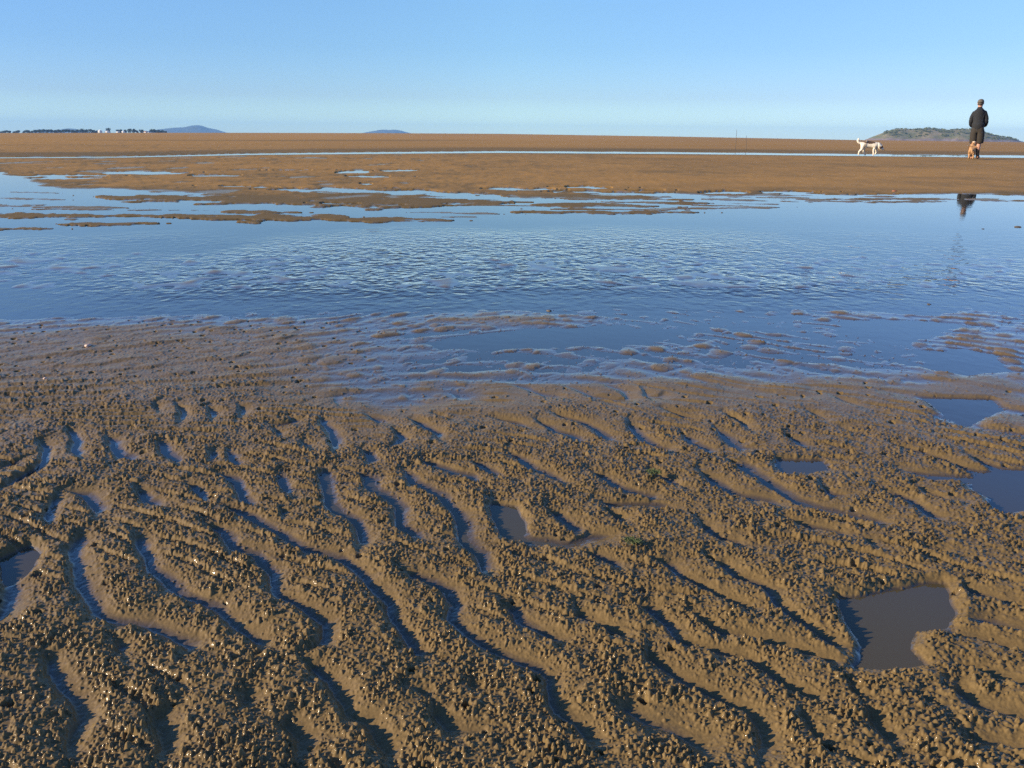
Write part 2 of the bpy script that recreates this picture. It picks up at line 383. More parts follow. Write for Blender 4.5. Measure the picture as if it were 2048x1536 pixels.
    md = sstep(.30, .85, md)
    midz = 1 - sstep(705, 840, vv + 70 * fbm(x * 5, y * 5, 6, 3))
    cres = (1 - trough) * (1 - midz) + midz * (0.75 * md * (.4 + .6 * saw) + 0.25 * saw)
    xd = x + .016 * fbm(x * 24, y * 24, 203, 3); yd = (y + .016 * fbm(x * 24 + 6, y * 24, 204, 3)) * .85 - .35 * x
    dome = np.maximum(pellets(xd, yd, .066, .012, .034, 201, .85, .15), pellets(xd + .04, yd, .036, .006, .015, 211, .75, .16)) / .0052
    lft = left[i] * .45
    ph2 = (wxp * -sa + wyp * ca) / 0.068 * 6.283 + 2.6 * fbm(x * 7, y * 7, 206, 3)
    saw2 = (.5 + .5 * np.sin(ph2)) ** 1.4
    cres = cres * (1 - midz * (1 - lft)) + midz * (1 - lft) * (dome * .62 + .42 * saw2 * (.3 + .9 * md))
    lump = fbm(x * 28, y * 28, 61, 3) * 0.0016 + fbm(x * 7, y * 7, 62, 3) * 0.0028 + fbm(x * 2.1, y * 2.1, 63, 2) * 0.002
    hz = A * cres + lump * (0.4 + 0.6 * cres) * (1 - .8 * midz)
    fz = fore[i]
    z_i = z[i] + fz * hz * sstep(0.10, 0.3, rr + .1)
    # faint bedforms under the shoal
    rx1, ry1 = x * .83 + y * .56, -x * .56 + y * .83
    rx2, ry2 = x * .83 - y * .56, x * .56 + y * .83
    cr = np.maximum(vnoise(rx1 * 9, ry1 * 17, 72), vnoise(rx2 * 9, ry2 * 19, 73)) * .7 + .45 * vnoise(x * 26, y * 15, 74)
    z_i += shoal[i] * chan[i] * (0.0052 * cr - .0008 + 0.0014 * fbm(x * .9, y * 1.6, 71, 3))
    # pools
    pool = np.zeros_like(x)
    for (dep, sf, pts) in POOLS:
        pw = [P(a, b) for a, b in pts]
        xs = [p.x for p in pw]; ys = [p.y for p in pw]
        m = np.where((x > min(xs) - 4 * sf) & (x < max(xs) + 4 * sf) & (y > min(ys) - 4 * sf) & (y < max(ys) + 4 * sf))[0]
        if not len(m): continue
        X_ = x[m] + .011 * fbm(x[m] * 16, y[m] * 16, 15, 3); Y_ = y[m] + .011 * fbm(x[m] * 16 + 7, y[m] * 16, 16, 3)
        ins = np.zeros(len(m), bool); dmin = np.full(len(m), 9.0)
        n = len(pw)
        for k in range(n):
            a, b = pw[k], pw[(k + 1) % n]
            c = (a.y > Y_) != (b.y > Y_)
            xi = (b.x - a.x) * (Y_ - a.y) / ((b.y - a.y) or 1e-9) + a.x
            ins ^= c & (X_ < xi)
            dx, dy = b.x - a.x, b.y - a.y
            t = np.clip(((X_ - a.x) * dx + (Y_ - a.y) * dy) / (dx * dx + dy * dy), 0, 1)
            dmin = np.minimum(dmin, np.hypot(X_ - a.x - t * dx, Y_ - a.y - t * dy))
        sd = np.where(ins, dmin, -dmin)
        k_ = sstep(-1.5 * sf, .9 * sf, sd)
        pool[m] = np.maximum(pool[m], k_)
        z_i[m] = z_i[m] * (1 - k_) + k_ * (-0.0045 - 0.5 * dep * sstep(0, 4 * sf, sd) * .6)
    # ---- pellets and worm holes
    det = rr < 5.5
    j = np.where(det)[0]
    xx = x[j]; yy = y[j]
    patch = 0.5 + 0.5 * fbm(xx * 9, yy * 9, 81, 3)
    c_ = (1 - np.maximum(tr[j], pool[j]))
    am = sstep(.20, .66, c_ * (.55 + .72 * patch - .12 * sstep(1150, 1900, uu[j]))) * (1 - midz[j] * (.88 - .46 * left[i][j])) * fz[j] * (1 - pool[j])
    grow = interp(vv[j], [780, 900, 1200, 1536], [.8, .95, 1.0, 1.12])
    xw = xx + .0016 * fbm(xx * 160, yy * 160, 88, 2); yw = yy + .0016 * fbm(xx * 160 + 4, yy * 160, 89, 2)
    p1 = pellets(xw, yw, .0044, .0011, .0025, 101, .82, 1.45)
    p2 = pellets(xw + .003, yw, .0082, .0018, .0038, 111, .32, 1.1)
    p3 = pellets(xw, yw, .0027, .0008, .0016, 121, .75, .9)
    big = sstep(.35, .75, 0.5 + 0.5 * fbm(xx * 17, yy * 17, 83, 2))
    lod = 1 - .75 * sstep(1.3, 2.6, rr[j])
    pel = np.maximum(p1 * lod, p2 * (.5 + .8 * big)) + p3 * .55 * (1 - sstep(.9, 1.6, rr[j]))
    pel *= (0.70 + 0.55 * sstep(-.2, .5, fbm(xx * 40, yy * 40, 84, 2))) * grow
    am *= 1 - (1 - left[i][j]) * .85 * (1 - sstep(765, 900, vv[j] + 70 * fbm(xx * 6, yy * 6, 87, 3)))
    # little overlaid clods
    clod = np.maximum(0, fbm(xx * 75, yy * 75, 85, 3)) * .0032
    # sparse pellets on the smoother slopes
    sp_ = pellets(xw, yw, .011, .0012, .0026, 131, .5, 1.0) * (1 - am) * fz[j] * (1 - sstep(.85, 1.0, pool[j])) * (c_ > .15)
    hol = pellets(xx, yy, .034, .0028, .0062, 141, .22, 1.0)
    hol = np.where(hol > 0, 1, 0) * sstep(0.0, .0025, hol) * (am > .15)
    zz = z_i[j] + am * (pel * 1.05 + clod) + sp_ * .9 - hol * .0085
    zz += fz[j] * .00035 * (1 - sstep(.9, 1.5, rr[j])) * fbm(xx * 330, yy * 330, 86, 2) * (1 - pool[j])
    z_i[j] = zz
    z[i] = z_i
    # far texture: pockmarked bar and footprints on the flats
    fb = (v < 400) & (r > 5) & (r < 90)
    f_ = np.where(fb)[0]
    xx = X[f_]; yy = Y[f_]
    bb = np.maximum(bar[f_], far[f_] * .8) * (1 - st[f_]) * (z[f_] > .004)
    z[f_] += bb * (.004 * fbm(xx * 4.5, yy * 1.8, 91, 3) + .0025 * fbm(xx * 12, yy * 5, 92, 2) + .004 * fbm(xx * .5, yy * .35, 93, 3) - .012 * sstep(.2, .7, fbm(xx * 2.6, yy * 1.1, 94, 2)) * (1 - sstep(500, 1300, u[f_])))
    z[f_] = np.where(bb > .3, np.maximum(z[f_], .002), z[f_])
    # wetness 0..1 (dark, glossy) : everything near the water table is soaked
    wet = 1 - sstep(.012, .034, z + .010 * fbm(X * .6, Y * .35, 95, 3))
    film = 1 - sstep(.0004, .0034 + .0008 * (1 - sstep(740, 820, v)), z)
    film = film * sstep(-.0042, -.0010, z)
    wet = np.where(bar > .4, .22 + .55 * (1 - sstep(.003, .012, z)) + .3 * sstep(-26, -6, vw - vbar), 1.0)
    wet = np.where(far > .5, 0, wet)
    film_o = np.where(far > .5, 0, np.where(bar > .4, .5 * film, .36 + .64 * film))
    film_o = np.where((v < 470) & (bar <= .4), film * .55, film_o)
    # darker, soaked strips across the far flats
    strip = np.exp(-((v - (281.5 - .0 * u)) / 1.6) ** 2) * sstep(0, 300, u) * (1 - sstep(800, 1100, u)) * .7 \
        + sstep(-11, -5, v - vstream) * (1 - sstep(-2, 0, v - vstream)) * .85
    strip = np.clip(strip + .25 * fbm(X * .02, Y * .1, 97, 2) * far, 0, 1)
    wet = np.where(far > .5, np.clip(strip, 0, 1) * .8, wet)
    wet = np.where(bar > .4, wet + .30 * fbm(u / 170, v / 4.5, 98, 4) + .35 * sstep(.15, .5, fbm(u / 9, v / 2.2, 99, 2)) * (1 - sstep(700, 1500, u)), wet)
    wet = np.where((far > .5), wet + .22 * fbm(u / 300, v / 2.2, 100, 4) + .3 * sstep(.2, .55, fbm(u / 10, v / 1.6, 102, 2)) * (1 - sstep(300, 900, u)) * sstep(284, 288, v) + .22 * sstep(278, 292, v), wet)
    wet = np.clip(wet, 0, 1)
    # the bed that never dries out is darker mud
    wet = wet + sstep(400, 440, v) * (1 - sstep(730, 800, v + 40 * fbm(X * 5, Y * 5, 104, 2))) * (1 - sstep(-.0002, .0016, z)) * (bar < .4)
    return z, wet, film_o

# ------------------------------------------------------------------ mesh helpers
def mesh_from(name, verts, faces, mat=None, smooth=True, parent=None, link=True):
    me = bpy.data.meshes.new(name)
    me.from_pydata([tuple(p) for p in verts], [], faces)
    me.update()
    if smooth:
        me.polygons.foreach_set('use_smooth', [True] * len(me.polygons))
    if mat: me.materials.append(mat)
    o = bpy.data.objects.new(name, me)
    if link: sc.collection.objects.link(o)
    if parent: o.parent = parent
    return o

def polar_sheet(name, radii, azs, zfun, mat, closed=True):
    """radii rows x azimuth columns (azimuth from +Y, clockwise), closed ring, hub vertex"""
    nr, na = len(radii), len(azs)
    rr, aa = np.meshgrid(radii, azs, indexing='ij')
    X = (rr * np.sin(aa)).ravel(); Y = (rr * np.cos(aa)).ravel()
    z, wet, film = zfun(X, Y)
    n = nr * na + 1
    co = np.empty((n, 3), np.float32)
    co[:-1, 0] = X; co[:-1, 1] = Y; co[:-1, 2] = z
    co[-1] = (0, 0, float(np.mean(z[:na])))
    i = np.arange(nr - 1)[:, None]; j = np.arange(na)[None, :]
    a = i * na + j; b = i * na + (j + 1) % na
    q = np.stack([a, b, b + na, a + na], axis=-1).reshape(-1, 4)
    jj = np.arange(na)
    tri = np.stack([np.full(na, n - 1), (jj + 1) % na, jj], axis=-1)
    me = bpy.data.meshes.new(name)
    me.vertices.add(n); me.vertices.foreach_set('co', co.ravel())
    nl = q.size + tri.size
    me.loops.add(nl)
    me.loops.foreach_set('vertex_index', np.concatenate([q.ravel(), tri.ravel()]).astype(np.int32))
    npoly = len(q) + len(tri)
    me.polygons.add(npoly)
    ls = np.concatenate([np.arange(len(q)) * 4, q.size + np.arange(len(tri)) * 3]).astype(np.int32)
    me.polygons.foreach_set('loop_start', ls)
    me.polygons.foreach_set('use_smooth', np.ones(npoly, bool))
    me.update(calc_edges=True)
    at = me.attributes.new('wet', 'FLOAT', 'POINT')
    at.data.foreach_set('value', np.append(wet, wet[-1]).astype(np.float32))
    at = me.attributes.new('film', 'FLOAT', 'POINT')
    at.data.foreach_set('value', np.append(film, film[-1]).astype(np.float32))
    me.materials.append(mat)
    if me.polygons[0].normal.z < 0: me.flip_normals()
    o = bpy.data.objects.new(name, me); sc.collection.objects.link(o)
    return o

def new_mat(name):
    m = bpy.data.materials.new(name); m.use_nodes = True
    nt = m.node_tree
    b = nt.nodes['Principled BSDF']
    return m, nt, b
def N(nt, t, **kw):
    n = nt.nodes.new(t)
    for k, v in kw.items(): setattr(n, k, v)
    return n
def simple_mat(name, col, rough=0.8, var=0.15, scale=20, bump=0.0, bscale=80):
    m, nt, b = new_mat(name)
    tc = N(nt, 'ShaderNodeTexCoord'); no = N(nt, 'ShaderNodeTexNoise')
    no.inputs['Scale'].default_value = scale; no.inputs['Detail'].default_value = 4
    nt.links.new(tc.outputs['Object'], no.inputs['Vector'])
    mx = N(nt, 'ShaderNodeMix', data_type='RGBA')
    mx.inputs[6].default_value = (*[c * (1 - var) for c in col], 1)
    mx.inputs[7].default_value = (*[min(1, c * (1 + var)) for c in col], 1)
    nt.links.new(no.outputs[0], mx.inputs[0]); nt.links.new(mx.outputs[2], b.inputs['Base Color'])
    b.inputs['Roughness'].default_value = rough
    if bump:
        n2 = N(nt, 'ShaderNodeTexNoise'); n2.inputs['Scale'].default_value = bscale
        nt.links.new(tc.outputs['Object'], n2.inputs['Vector'])
        bp = N(nt, 'ShaderNodeBump'); bp.inputs['Strength'].default_value = bump; bp.inputs['Distance'].default_value = 0.01
        nt.links.new(n2.outputs[0], bp.inputs['Height']); nt.links.new(bp.outputs[0], b.inputs['Normal'])
    return m

# ------------------------------------------------------------------ materials: sand and water
def sand_material():
    m, nt, b = new_mat('tidal_sand')
    L = nt.links.new
    geo = N(nt, 'ShaderNodeNewGeometry')
    wet = N(nt, 'ShaderNodeAttribute', attribute_name='wet')
    flm = N(nt, 'ShaderNodeAttribute', attribute_name='film')
    n1 = N(nt, 'ShaderNodeTexNoise'); n1.inputs['Scale'].default_value = 9; n1.inputs['Detail'].default_value = 6
    n2 = N(nt, 'ShaderNodeTexNoise'); n2.inputs['Scale'].default_value = 420; n2.inputs['Detail'].default_value = 3
    n3 = N(nt, 'ShaderNodeTexNoise'); n3.inputs['Scale'].default_value = 0.35; n3.inputs['Detail'].default_value = 4
    for n in (n1, n2, n3): L(geo.outputs['Position'], n.inputs['Vector'])
    dry = N(nt, 'ShaderNodeMix', data_type='RGBA')
    dry.inputs[6].default_value = (0.345, 0.180, 0.044, 1); dry.inputs[7].default_value = (0.45, 0.245, 0.064, 1)
    L(n3.outputs[0], dry.inputs[0])
    wcol = N(nt, 'ShaderNodeMix', data_type='RGBA')
    wcol.inputs[6].default_value = (0.128, 0.084, 0.031, 1); wcol.inputs[7].default_value = (0.198, 0.130, 0.047, 1)
    L(n1.outputs[0], wcol.inputs[0])
    mx = N(nt, 'ShaderNodeMix', data_type='RGBA')
    L(wet.outputs['Fac'], mx.inputs[0]); L(dry.outputs[2], mx.inputs[6]); L(wcol.outputs[2], mx.inputs[7])
    gr = N(nt, 'ShaderNodeMapRange'); gr.inputs[1].default_value = .3; gr.inputs[2].default_value = .7
    gr.inputs[3].default_value = .82; gr.inputs[4].default_value = 1.15
    L(n2.outputs[0], gr.inputs[0])
    mul = N(nt, 'ShaderNodeMix', data_type='RGBA', blend_type='MULTIPLY'); mul.inputs[0].default_value = 1
    sat = N(nt, 'ShaderNodeMix', data_type='RGBA'); sat.inputs[7].default_value = (.078, .056, .031, 1)
    fm = N(nt, 'ShaderNodeMapRange'); fm.inputs[1].default_value = .45; fm.inputs[2].default_value = 1.0
    dk = N(nt, 'ShaderNodeMath', operation='SUBTRACT'); L(wet.outputs['Fac'], dk.inputs[0]); dk.inputs[1].default_value = 1.0
    mxs = N(nt, 'ShaderNodeMath', operation='MAXIMUM'); mxs.use_clamp = True
    L(flm.outputs['Fac'], fm.inputs[0]); L(fm.outputs[0], mxs.inputs[0]); L(dk.outputs[0], mxs.inputs[1]); L(mxs.outputs[0], sat.inputs[0]); L(mx.outputs[2], sat.inputs[6])
    L(sat.outputs[2], mul.inputs[6]); L(gr.outputs[0], mul.inputs[7])
    L(mul.outputs[2], b.inputs['Base Color'])
    ro = N(nt, 'ShaderNodeMapRange'); ro.inputs[3].default_value = .85; ro.inputs[4].default_value = .5
    L(flm.outputs['Fac'], ro.inputs[0]); L(ro.outputs[0], b.inputs['Roughness'])
    ct = N(nt, 'ShaderNodeMapRange'); ct.inputs[1].default_value = 0; ct.inputs[2].default_value = 1.0
    ct.inputs[3].default_value = 0.0; ct.inputs[4].default_value = 1.0
    L(flm.outputs['Fac'], ct.inputs[0]); L(ct.outputs[0], b.inputs['Coat Weight'])
    b.inputs['Coat Roughness'].default_value = 0.085
    b.inputs['Coat IOR'].default_value = 1.33
    sp = N(nt, 'ShaderNodeMapRange'); sp.inputs[3].default_value = .12; sp.inputs[4].default_value = .25
    L(flm.outputs['Fac'], sp.inputs[0]); L(sp.outputs[0], b.inputs['Specular IOR Level'])
    bp = N(nt, 'ShaderNodeBump'); bp.inputs['Strength'].default_value = .35; bp.inputs['Distance'].default_value = .0006
    L(n2.outputs[0], bp.inputs['Height']); L(bp.outputs[0], b.inputs['Normal'])
    return m

def water_material():
    m = bpy.data.materials.new('tidal_water'); m.use_nodes = True
    nt = m.node_tree; nt.nodes.clear(); L = nt.links.new
    out = N(nt, 'ShaderNodeOutputMaterial')
    geo = N(nt, 'ShaderNodeNewGeometry')
    gl = N(nt, 'ShaderNodeBsdfGlossy'); gl.inputs['Roughness'].default_value = .02
    gl.inputs['Color'].default_value = (1, 1, 1, 1)
    tr = N(nt, 'ShaderNodeBsdfTransparent'); tr.inputs['Color'].default_value = (.84, .82, .74, 1)
    df = N(nt, 'ShaderNodeBsdfDiffuse'); df.inputs['Color'].default_value = (.096, .086, .062, 1)
    body = N(nt, 'ShaderNodeMixShader'); body.inputs[0].default_value = .32
    sl = N(nt, 'ShaderNodeAttribute', attribute_name='film')      # here: how silty the water is
    sm = N(nt, 'ShaderNodeMapRange'); sm.inputs[3].default_value = .30; sm.inputs[4].default_value = .48
    L(sl.outputs['Fac'], sm.inputs[0]); L(sm.outputs[0], body.inputs[0])
    sc2 = N(nt, 'ShaderNodeMix', data_type='RGBA'); sc2.inputs[6].default_value = (.096, .086, .062, 1); sc2.inputs[7].default_value = (.160, .128, .060, 1)
    L(sl.outputs['Fac'], sc2.inputs[0]); L(sc2.outputs[2], df.inputs['Color'])
    L(tr.outputs[0], body.inputs[1]); L(df.outputs[0], body.inputs[2])
    fr = N(nt, 'ShaderNodeFresnel'); fr.inputs['IOR'].default_value = 1.333
    mix = N(nt, 'ShaderNodeMixShader')
    L(fr.outputs[0], mix.inputs[0]); L(body.outputs[0], mix.inputs[1]); L(gl.outputs[0], mix.inputs[2])
    L(mix.outputs[0], out.inputs['Surface'])
    wv = N(nt, 'ShaderNodeAttribute', attribute_name='wet')      # here: how ruffled the surface is
    mp = N(nt, 'ShaderNodeMapping'); mp.inputs['Rotation'].default_value = (0, 0, R(28)); mp.inputs['Scale'].default_value = (15, 13, 1)
    L(geo.outputs['Position'], mp.inputs['Vector'])
    n1 = N(nt, 'ShaderNodeTexNoise'); n1.inputs['Scale'].default_value = 1.0; n1.inputs['Detail'].default_value = 1.2; n1.inputs['Distortion'].default_value = .8
    L(mp.outputs[0], n1.inputs['Vector'])
    mp2 = N(nt, 'ShaderNodeMapping'); mp2.inputs['Rotation'].default_value = (0, 0, R(-35)); mp2.inputs['Scale'].default_value = (30, 22, 1)
    L(geo.outputs['Position'], mp2.inputs['Vector'])
    n2 = N(nt, 'ShaderNodeTexNoise'); n2.inputs['Scale'].default_value = 1.0; n2.inputs['Detail'].default_value = 1
    L(mp2.outputs[0], n2.inputs['Vector'])
    ad = N(nt, 'ShaderNodeMath', operation='ADD'); L(n1.outputs[0], ad.inputs[0])
    ml = N(nt, 'ShaderNodeMath', operation='MULTIPLY'); ml.inputs[1].default_value = .55; L(n2.outputs[0], ml.inputs[0]); L(ml.outputs[0], ad.inputs[1])
    am = N(nt, 'ShaderNodeMath', operation='MULTIPLY'); L(ad.outputs[0], am.inputs[0]); L(wv.outputs['Fac'], am.inputs[1])
    bp = N(nt, 'ShaderNodeBump'); bp.inputs['Strength'].default_value = 1.0; bp.inputs['Distance'].default_value = .018
    L(am.outputs[0], bp.inputs['Height'])
    L(bp.outputs[0], gl.inputs['Normal']); L(bp.outputs[0], fr.inputs['Normal'])
    return m

sand = sand_material(); water = water_material()

# ------------------------------------------------------------------ ground
QUAL = 1.0
vrow = []
vv_ = 1600.0
while vv_ > 277.6:
    vrow.append(vv_)
    vv_ -= (1.3 if vv_ > 1000 else 1.2 if vv_ > 700 else 0.9 if vv_ > 330 else .45) / QUAL
rad = []
for q_ in vrow:
    a_ = math.atan((q_ - 768) / F) + PITCH
    rad.append(H / math.tan(a_))
r0 = rad[0]
inner = []
x_ = .02
while x_ < r0 - .001:
    inner.append(x_); x_ += .0012 if x_ > .25 else .004
outer = []
x_ = rad[-1]
while x_ < 9000:
    x_ *= 1.025 if x_ < 3000 else 1.06
    outer.append(min(x_, 9400))
radii = np.array(inner + rad + outer)
az = []
a_ = -math.pi
while a_ < math.pi - .0005:
    az.append(a_)
    d_ = abs(math.degrees(a_))
    a_ += (.00095 if d_ < 44 else .0024 if d_ < 75 else .006 if d_ < 100 else .02) / QUAL
azs = np.array(az)
ground = polar_sheet('sand_flat', radii, azs, terrain, sand)
ground['kind'] = 'structure'

# ------------------------------------------------------------------ water
def wlev(X, Y):
    r = np.hypot(X, Y)
    front = Y > .3
    u, v = to_px(X, np.where(front, Y, .3))
    v = np.where(front, v, 276 + H * F / np.maximum(r, .05))
    vw = v + 14 * fbm(X * .6, Y * .6, 131, 3)
    ruf = sstep(448, 500, vw + 10 * fbm(X * 1.5, Y * .4, 133, 3)) * (1 - .72 * sstep(562, 600, vw)) * (1 - sstep(600, 640, vw) * .9)
    ruf *= np.clip(.58 + .95 * fbm(X * .9, Y * .6, 135, 4), .10, 1.25)
    ruf = np.clip(ruf, 0, 1.25)
    # smoother lane on the right, where the figure is mirrored
    ruf *= 1 - .5 * sstep(1250, 1650, u) * (1 - sstep(520, 590, v))
    ruf = np.maximum(ruf, .012 * sstep(380, 420, v))
    ruf = np.where(r < 1.45, .004, ruf)
    return np.zeros_like(X), ruf, 1 - sstep(.8, 1.6, r)
wr = []
x_ = .05
while x_ < 9400:
    wr.append(x_); x_ *= 1.03 if x_ < 12 else 1.15
water_o = polar_sheet('water', np.array(wr), np.linspace(-math.pi, math.pi, 361)[:-1], wlev, water)
water_o['kind'] = 'structure'


# ================================================================== things
def tag(o, label=None, cat=None, group=None, kind=None):
    if label: o['label'] = label
    if cat: o['category'] = cat
    if group: o['group'] = group
    if kind: o['kind'] = kind
    return o
def empty(name, loc, rz=0.0):
    o = bpy.data.objects.new(name, None); sc.collection.objects.link(o)
    o.location = loc; o.rotation_euler = (0, 0, rz); o.empty_display_size = .2
    return o
def ground_z(x, y):
    z, _, _ = terrain(np.array([float(x), float(x) + .03]), np.array([float(y), float(y) + .03]))
    return float(z[0])

def skin(name, nodes, edges, mat, parent=None, root=None, sub=2, fat=1.14):
    """one continuous surface grown round a skeleton: nodes {key: ((x,y,z), rx, ry)}"""
    keys = list(nodes)
    me = bpy.data.meshes.new(name)
    me.from_pydata([nodes[k][0] for k in keys], [(keys.index(a), keys.index(b)) for a, b in edges], [])
    o = bpy.data.objects.new(name, me); sc.collection.objects.link(o)
    md = o.modifiers.new('skin', 'SKIN'); md.use_smooth_shade = True; md.branch_smoothing = .4
    lay = me.skin_vertices[0].data if me.skin_vertices else None
    for i_, k in enumerate(keys):
        r_ = nodes[k][1:]
        kk = 1.0 if k[0] == 'f' and len(k) > 2 and k[2] in 'abc' else fat
        lay[i_].radius = (r_[0] * kk, r_[-1] * kk)
        lay[i_].use_root = (k == (root or keys[0]))
    sb = o.modifiers.new('sub', 'SUBSURF'); sb.levels = sub; sb.render_levels = sub
    dg = bpy.context.evaluated_depsgraph_get()
    nm = bpy.data.meshes.new_from_object(o.evaluated_get(dg))
    o.modifiers.clear(); o.data = nm; nm.name = name
    bpy.data.meshes.remove(me)
    nm.polygons.foreach_set('use_smooth', [True] * len(nm.polygons))
    nm.materials.clear(); nm.materials.append(mat)
    if parent: o.parent = parent
    return o

def loft(name, rings, mat, parent=None, caps=True, seg=24):
    """closed tube through rings (cx,cy,cz,rx,ry[,tilt about x])"""
    V = []; Fc = []
    for (cx, cy_, cz, rx, ry, *tl) in rings:
        t_ = tl[0] if tl else 0
        for k in range(seg):
            a = 2 * math.pi * k / seg
            px, py = rx * math.cos(a), ry * math.sin(a)
            V.append((cx + px, cy_ + py * math.cos(t_), cz + py * math.sin(t_)))
    n = len(rings)
    for i_ in range(n - 1):
        for k in range(seg):
            a = i_ * seg + k; b_ = i_ * seg + (k + 1) % seg
            Fc.append((a, b_, b_ + seg, a + seg))
    if caps:
        Fc.append(tuple(reversed(range(seg)))); Fc.append(tuple(range((n - 1) * seg, n * seg)))
    return mesh_from(name, V, Fc, mat, True, parent)

def blob(name, c, r, mat, parent=None, amp=0.0, fr=3.0, seed=0, sub=3, squash=None):
    import bmesh
    bm = bmesh.new(); bmesh.ops.create_icosphere(bm, subdivisions=sub, radius=1.0)
    for v_ in bm.verts:
        d = 1 + amp * mnoise.noise(v_.co * fr + Vector((seed, seed * .7, 0)))
        v_.co = Vector((v_.co.x * r[0] * d + c[0], v_.co.y * r[1] * d + c[1], v_.co.z * r[2] * d + c[2]))
    me = bpy.data.meshes.new(name); bm.to_mesh(me); bm.free()
    me.polygons.foreach_set('use_smooth', [True] * len(me.polygons)); me.materials.append(mat)
    o = bpy.data.objects.new(name, me); sc.collection.objects.link(o)
    if parent: o.parent = parent
    return o

M_skin = simple_mat('skin', (.50, .26, .17), .55, .06, 12)
M_jacket = simple_mat('jacket_cloth', (.012, .014, .017), .85, .25, 30, .4, 90)
M_shorts = simple_mat('shorts_cloth', (.030, .024, .017), .85, .2, 30, .3, 90)
M_sock = simple_mat('sock', (.018, .013, .012), .9, .2, 60)
M_boot = simple_mat('boot_leather', (.030, .014, .011), .6, .2, 40)
M_cap = simple_mat('cap_cloth', (.105, .095, .075), .9, .25, 60, .3, 120)
M_hair = simple_mat('hair', (.06, .045, .035), .7, .3, 90)
M_eye = simple_mat('eye', (.02, .015, .012), .2, .1, 5)

# ---------------------------------------------------------------- the man, seen from behind
mp = P(1949.5, 317.0, 0.02)
MS = mp.y / F / math.cos(PITCH) * 1.0       # metres per photo pixel there (approx.)
man = empty('person', (mp.x, mp.y, ground_z(mp.x, mp.y)), R(-4))
man.rotation_euler = (0, R(-3.0), R(-31))
tag(man, 'person in dark jacket, knee shorts and cap standing with back turned beside a tan dog', 'person')
bn = {
 'pelvis': ((0, 0, .93), .115, .090), 'waist': ((0, .0, 1.06), .110, .080), 'chest': ((0, -.01, 1.24), .135, .095),
 'upper': ((0, -.01, 1.36), .075, .065), 'neckb': ((.0, .0, 1.46), .060, .060), 'neck': ((.0, .02, 1.52), .054, .058),
 'jaw': ((.003, .045, 1.575), .060, .075), 'head': ((.006, .040, 1.64), .074, .092), 'crown': ((.006, .035, 1.705), .062, .078),
}
be = [('pelvis', 'waist'), ('waist', 'chest'), ('chest', 'upper'), ('upper', 'neckb'), ('neckb', 'neck'), ('neck', 'jaw'), ('jaw', 'head'), ('head', 'crown')]
def arm(s, nodes, edges, inf=1.0):
    nodes.update({
     f'sh{s}': ((s * .130, -.01, 1.350), .048), f'ua{s}': ((s * .188, -.01, 1.255), .040), f'el{s}': ((s * .216, -.005, 1.11), .034),
     f'fa{s}': ((s * .192, .12, 1.01), .034), f'wr{s}': ((s * .150, .205, .955), .029)})
    edges += [('upper', f'sh{s}'), (f'sh{s}', f'ua{s}'), (f'ua{s}', f'el{s}'), (f'el{s}', f'fa{s}'), (f'fa{s}', f'wr{s}')]
for s_ in (-1, 1):
    arm(s_, bn, be)
    # palm and five fingers
    bn[f'pa{s_}'] = ((s_ * .110, .232, .925), .034, .018)
    be.append((f'wr{s_}', f'pa{s_}'))
    for f_, (dx, dz, ln) in enumerate([(.012, .030, .055), (.004, .012, .072), (0, -.006, .078), (.003, -.024, .072), (.008, -.040, .056)]):
        b0 = bn[f'pa{s_}'][0]
        k0, k1, k2 = f'f{f_}a{s_}', f'f{f_}b{s_}', f'f{f_}c{s_}'
        bn[k0] = ((b0[0] - s_ * .030, b0[1] + dx, b0[2] + dz), .010)
        bn[k1] = ((b0[0] - s_ * (.030 + ln * .5), b0[1] + dx + .004, b0[2] + dz * 1.25 - .004), .009)
        bn[k2] = ((b0[0] - s_ * (.026 + ln), b0[1] + dx - .014, b0[2] + dz * 1.3 - .014), .0075)
        be += [(f'pa{s_}', k0), (k0, k1), (k1, k2)]
for s_, hx, kx, ax, ky, ay in ((-1, -.085, -.095, -.085, .03, -.06), (1, .085, .075, .060, .04, .05)):
    bn.update({f'hip{s_}': ((hx, 0, .87), .098), f'th{s_}': ((hx * 1.02, .012, .70), .086), f'kn{s_}': ((kx, ky, .49), .058),
     f'cf{s_}': ((kx * .5 + ax * .5, (ky + ay) * .5 - .02, .36), .057), f'sn{s_}': ((ax, ay - .008, .20), .042), f'an{s_}': ((ax, ay, .09), .037),
     f'hl{s_}': ((ax, ay - .02, .045), .036), f'ft{s_}': ((ax + s_ * .012, ay + .09, .036), .040, .030), f'to{s_}': ((ax + s_ * .022, ay + .17, .028), .036, .022)})
    be += [('pelvis', f'hip{s_}'), (f'hip{s_}', f'th{s_}'), (f'th{s_}', f'kn{s_}'), (f'kn{s_}', f'cf{s_}'), (f'cf{s_}', f'sn{s_}'), (f'sn{s_}', f'an{s_}'), (f'an{s_}', f'hl{s_}'), (f'hl{s_}', f'ft{s_}'), (f'ft{s_}', f'to{s_}')]
skin('body', bn, be, M_skin, man, 'pelvis')
# face details
blob('nose', (.006, .145, 1.635), (.013, .022, .020), M_skin, man, sub=2)
for s_ in (-1, 1):
    blob('eye', (.006 + s_ * .032, .122, 1.655), (.012, .010, .008), M_eye, man, sub=2)
    blob('ear', (.006 + s_ * .080, .035, 1.640), (.011, .020, .032), M_skin, man, sub=2)
blob('mouth', (.006, .128, 1.592), (.024, .010, .006), simple_mat('lips', (.35, .13, .11), .6), man, sub=2)
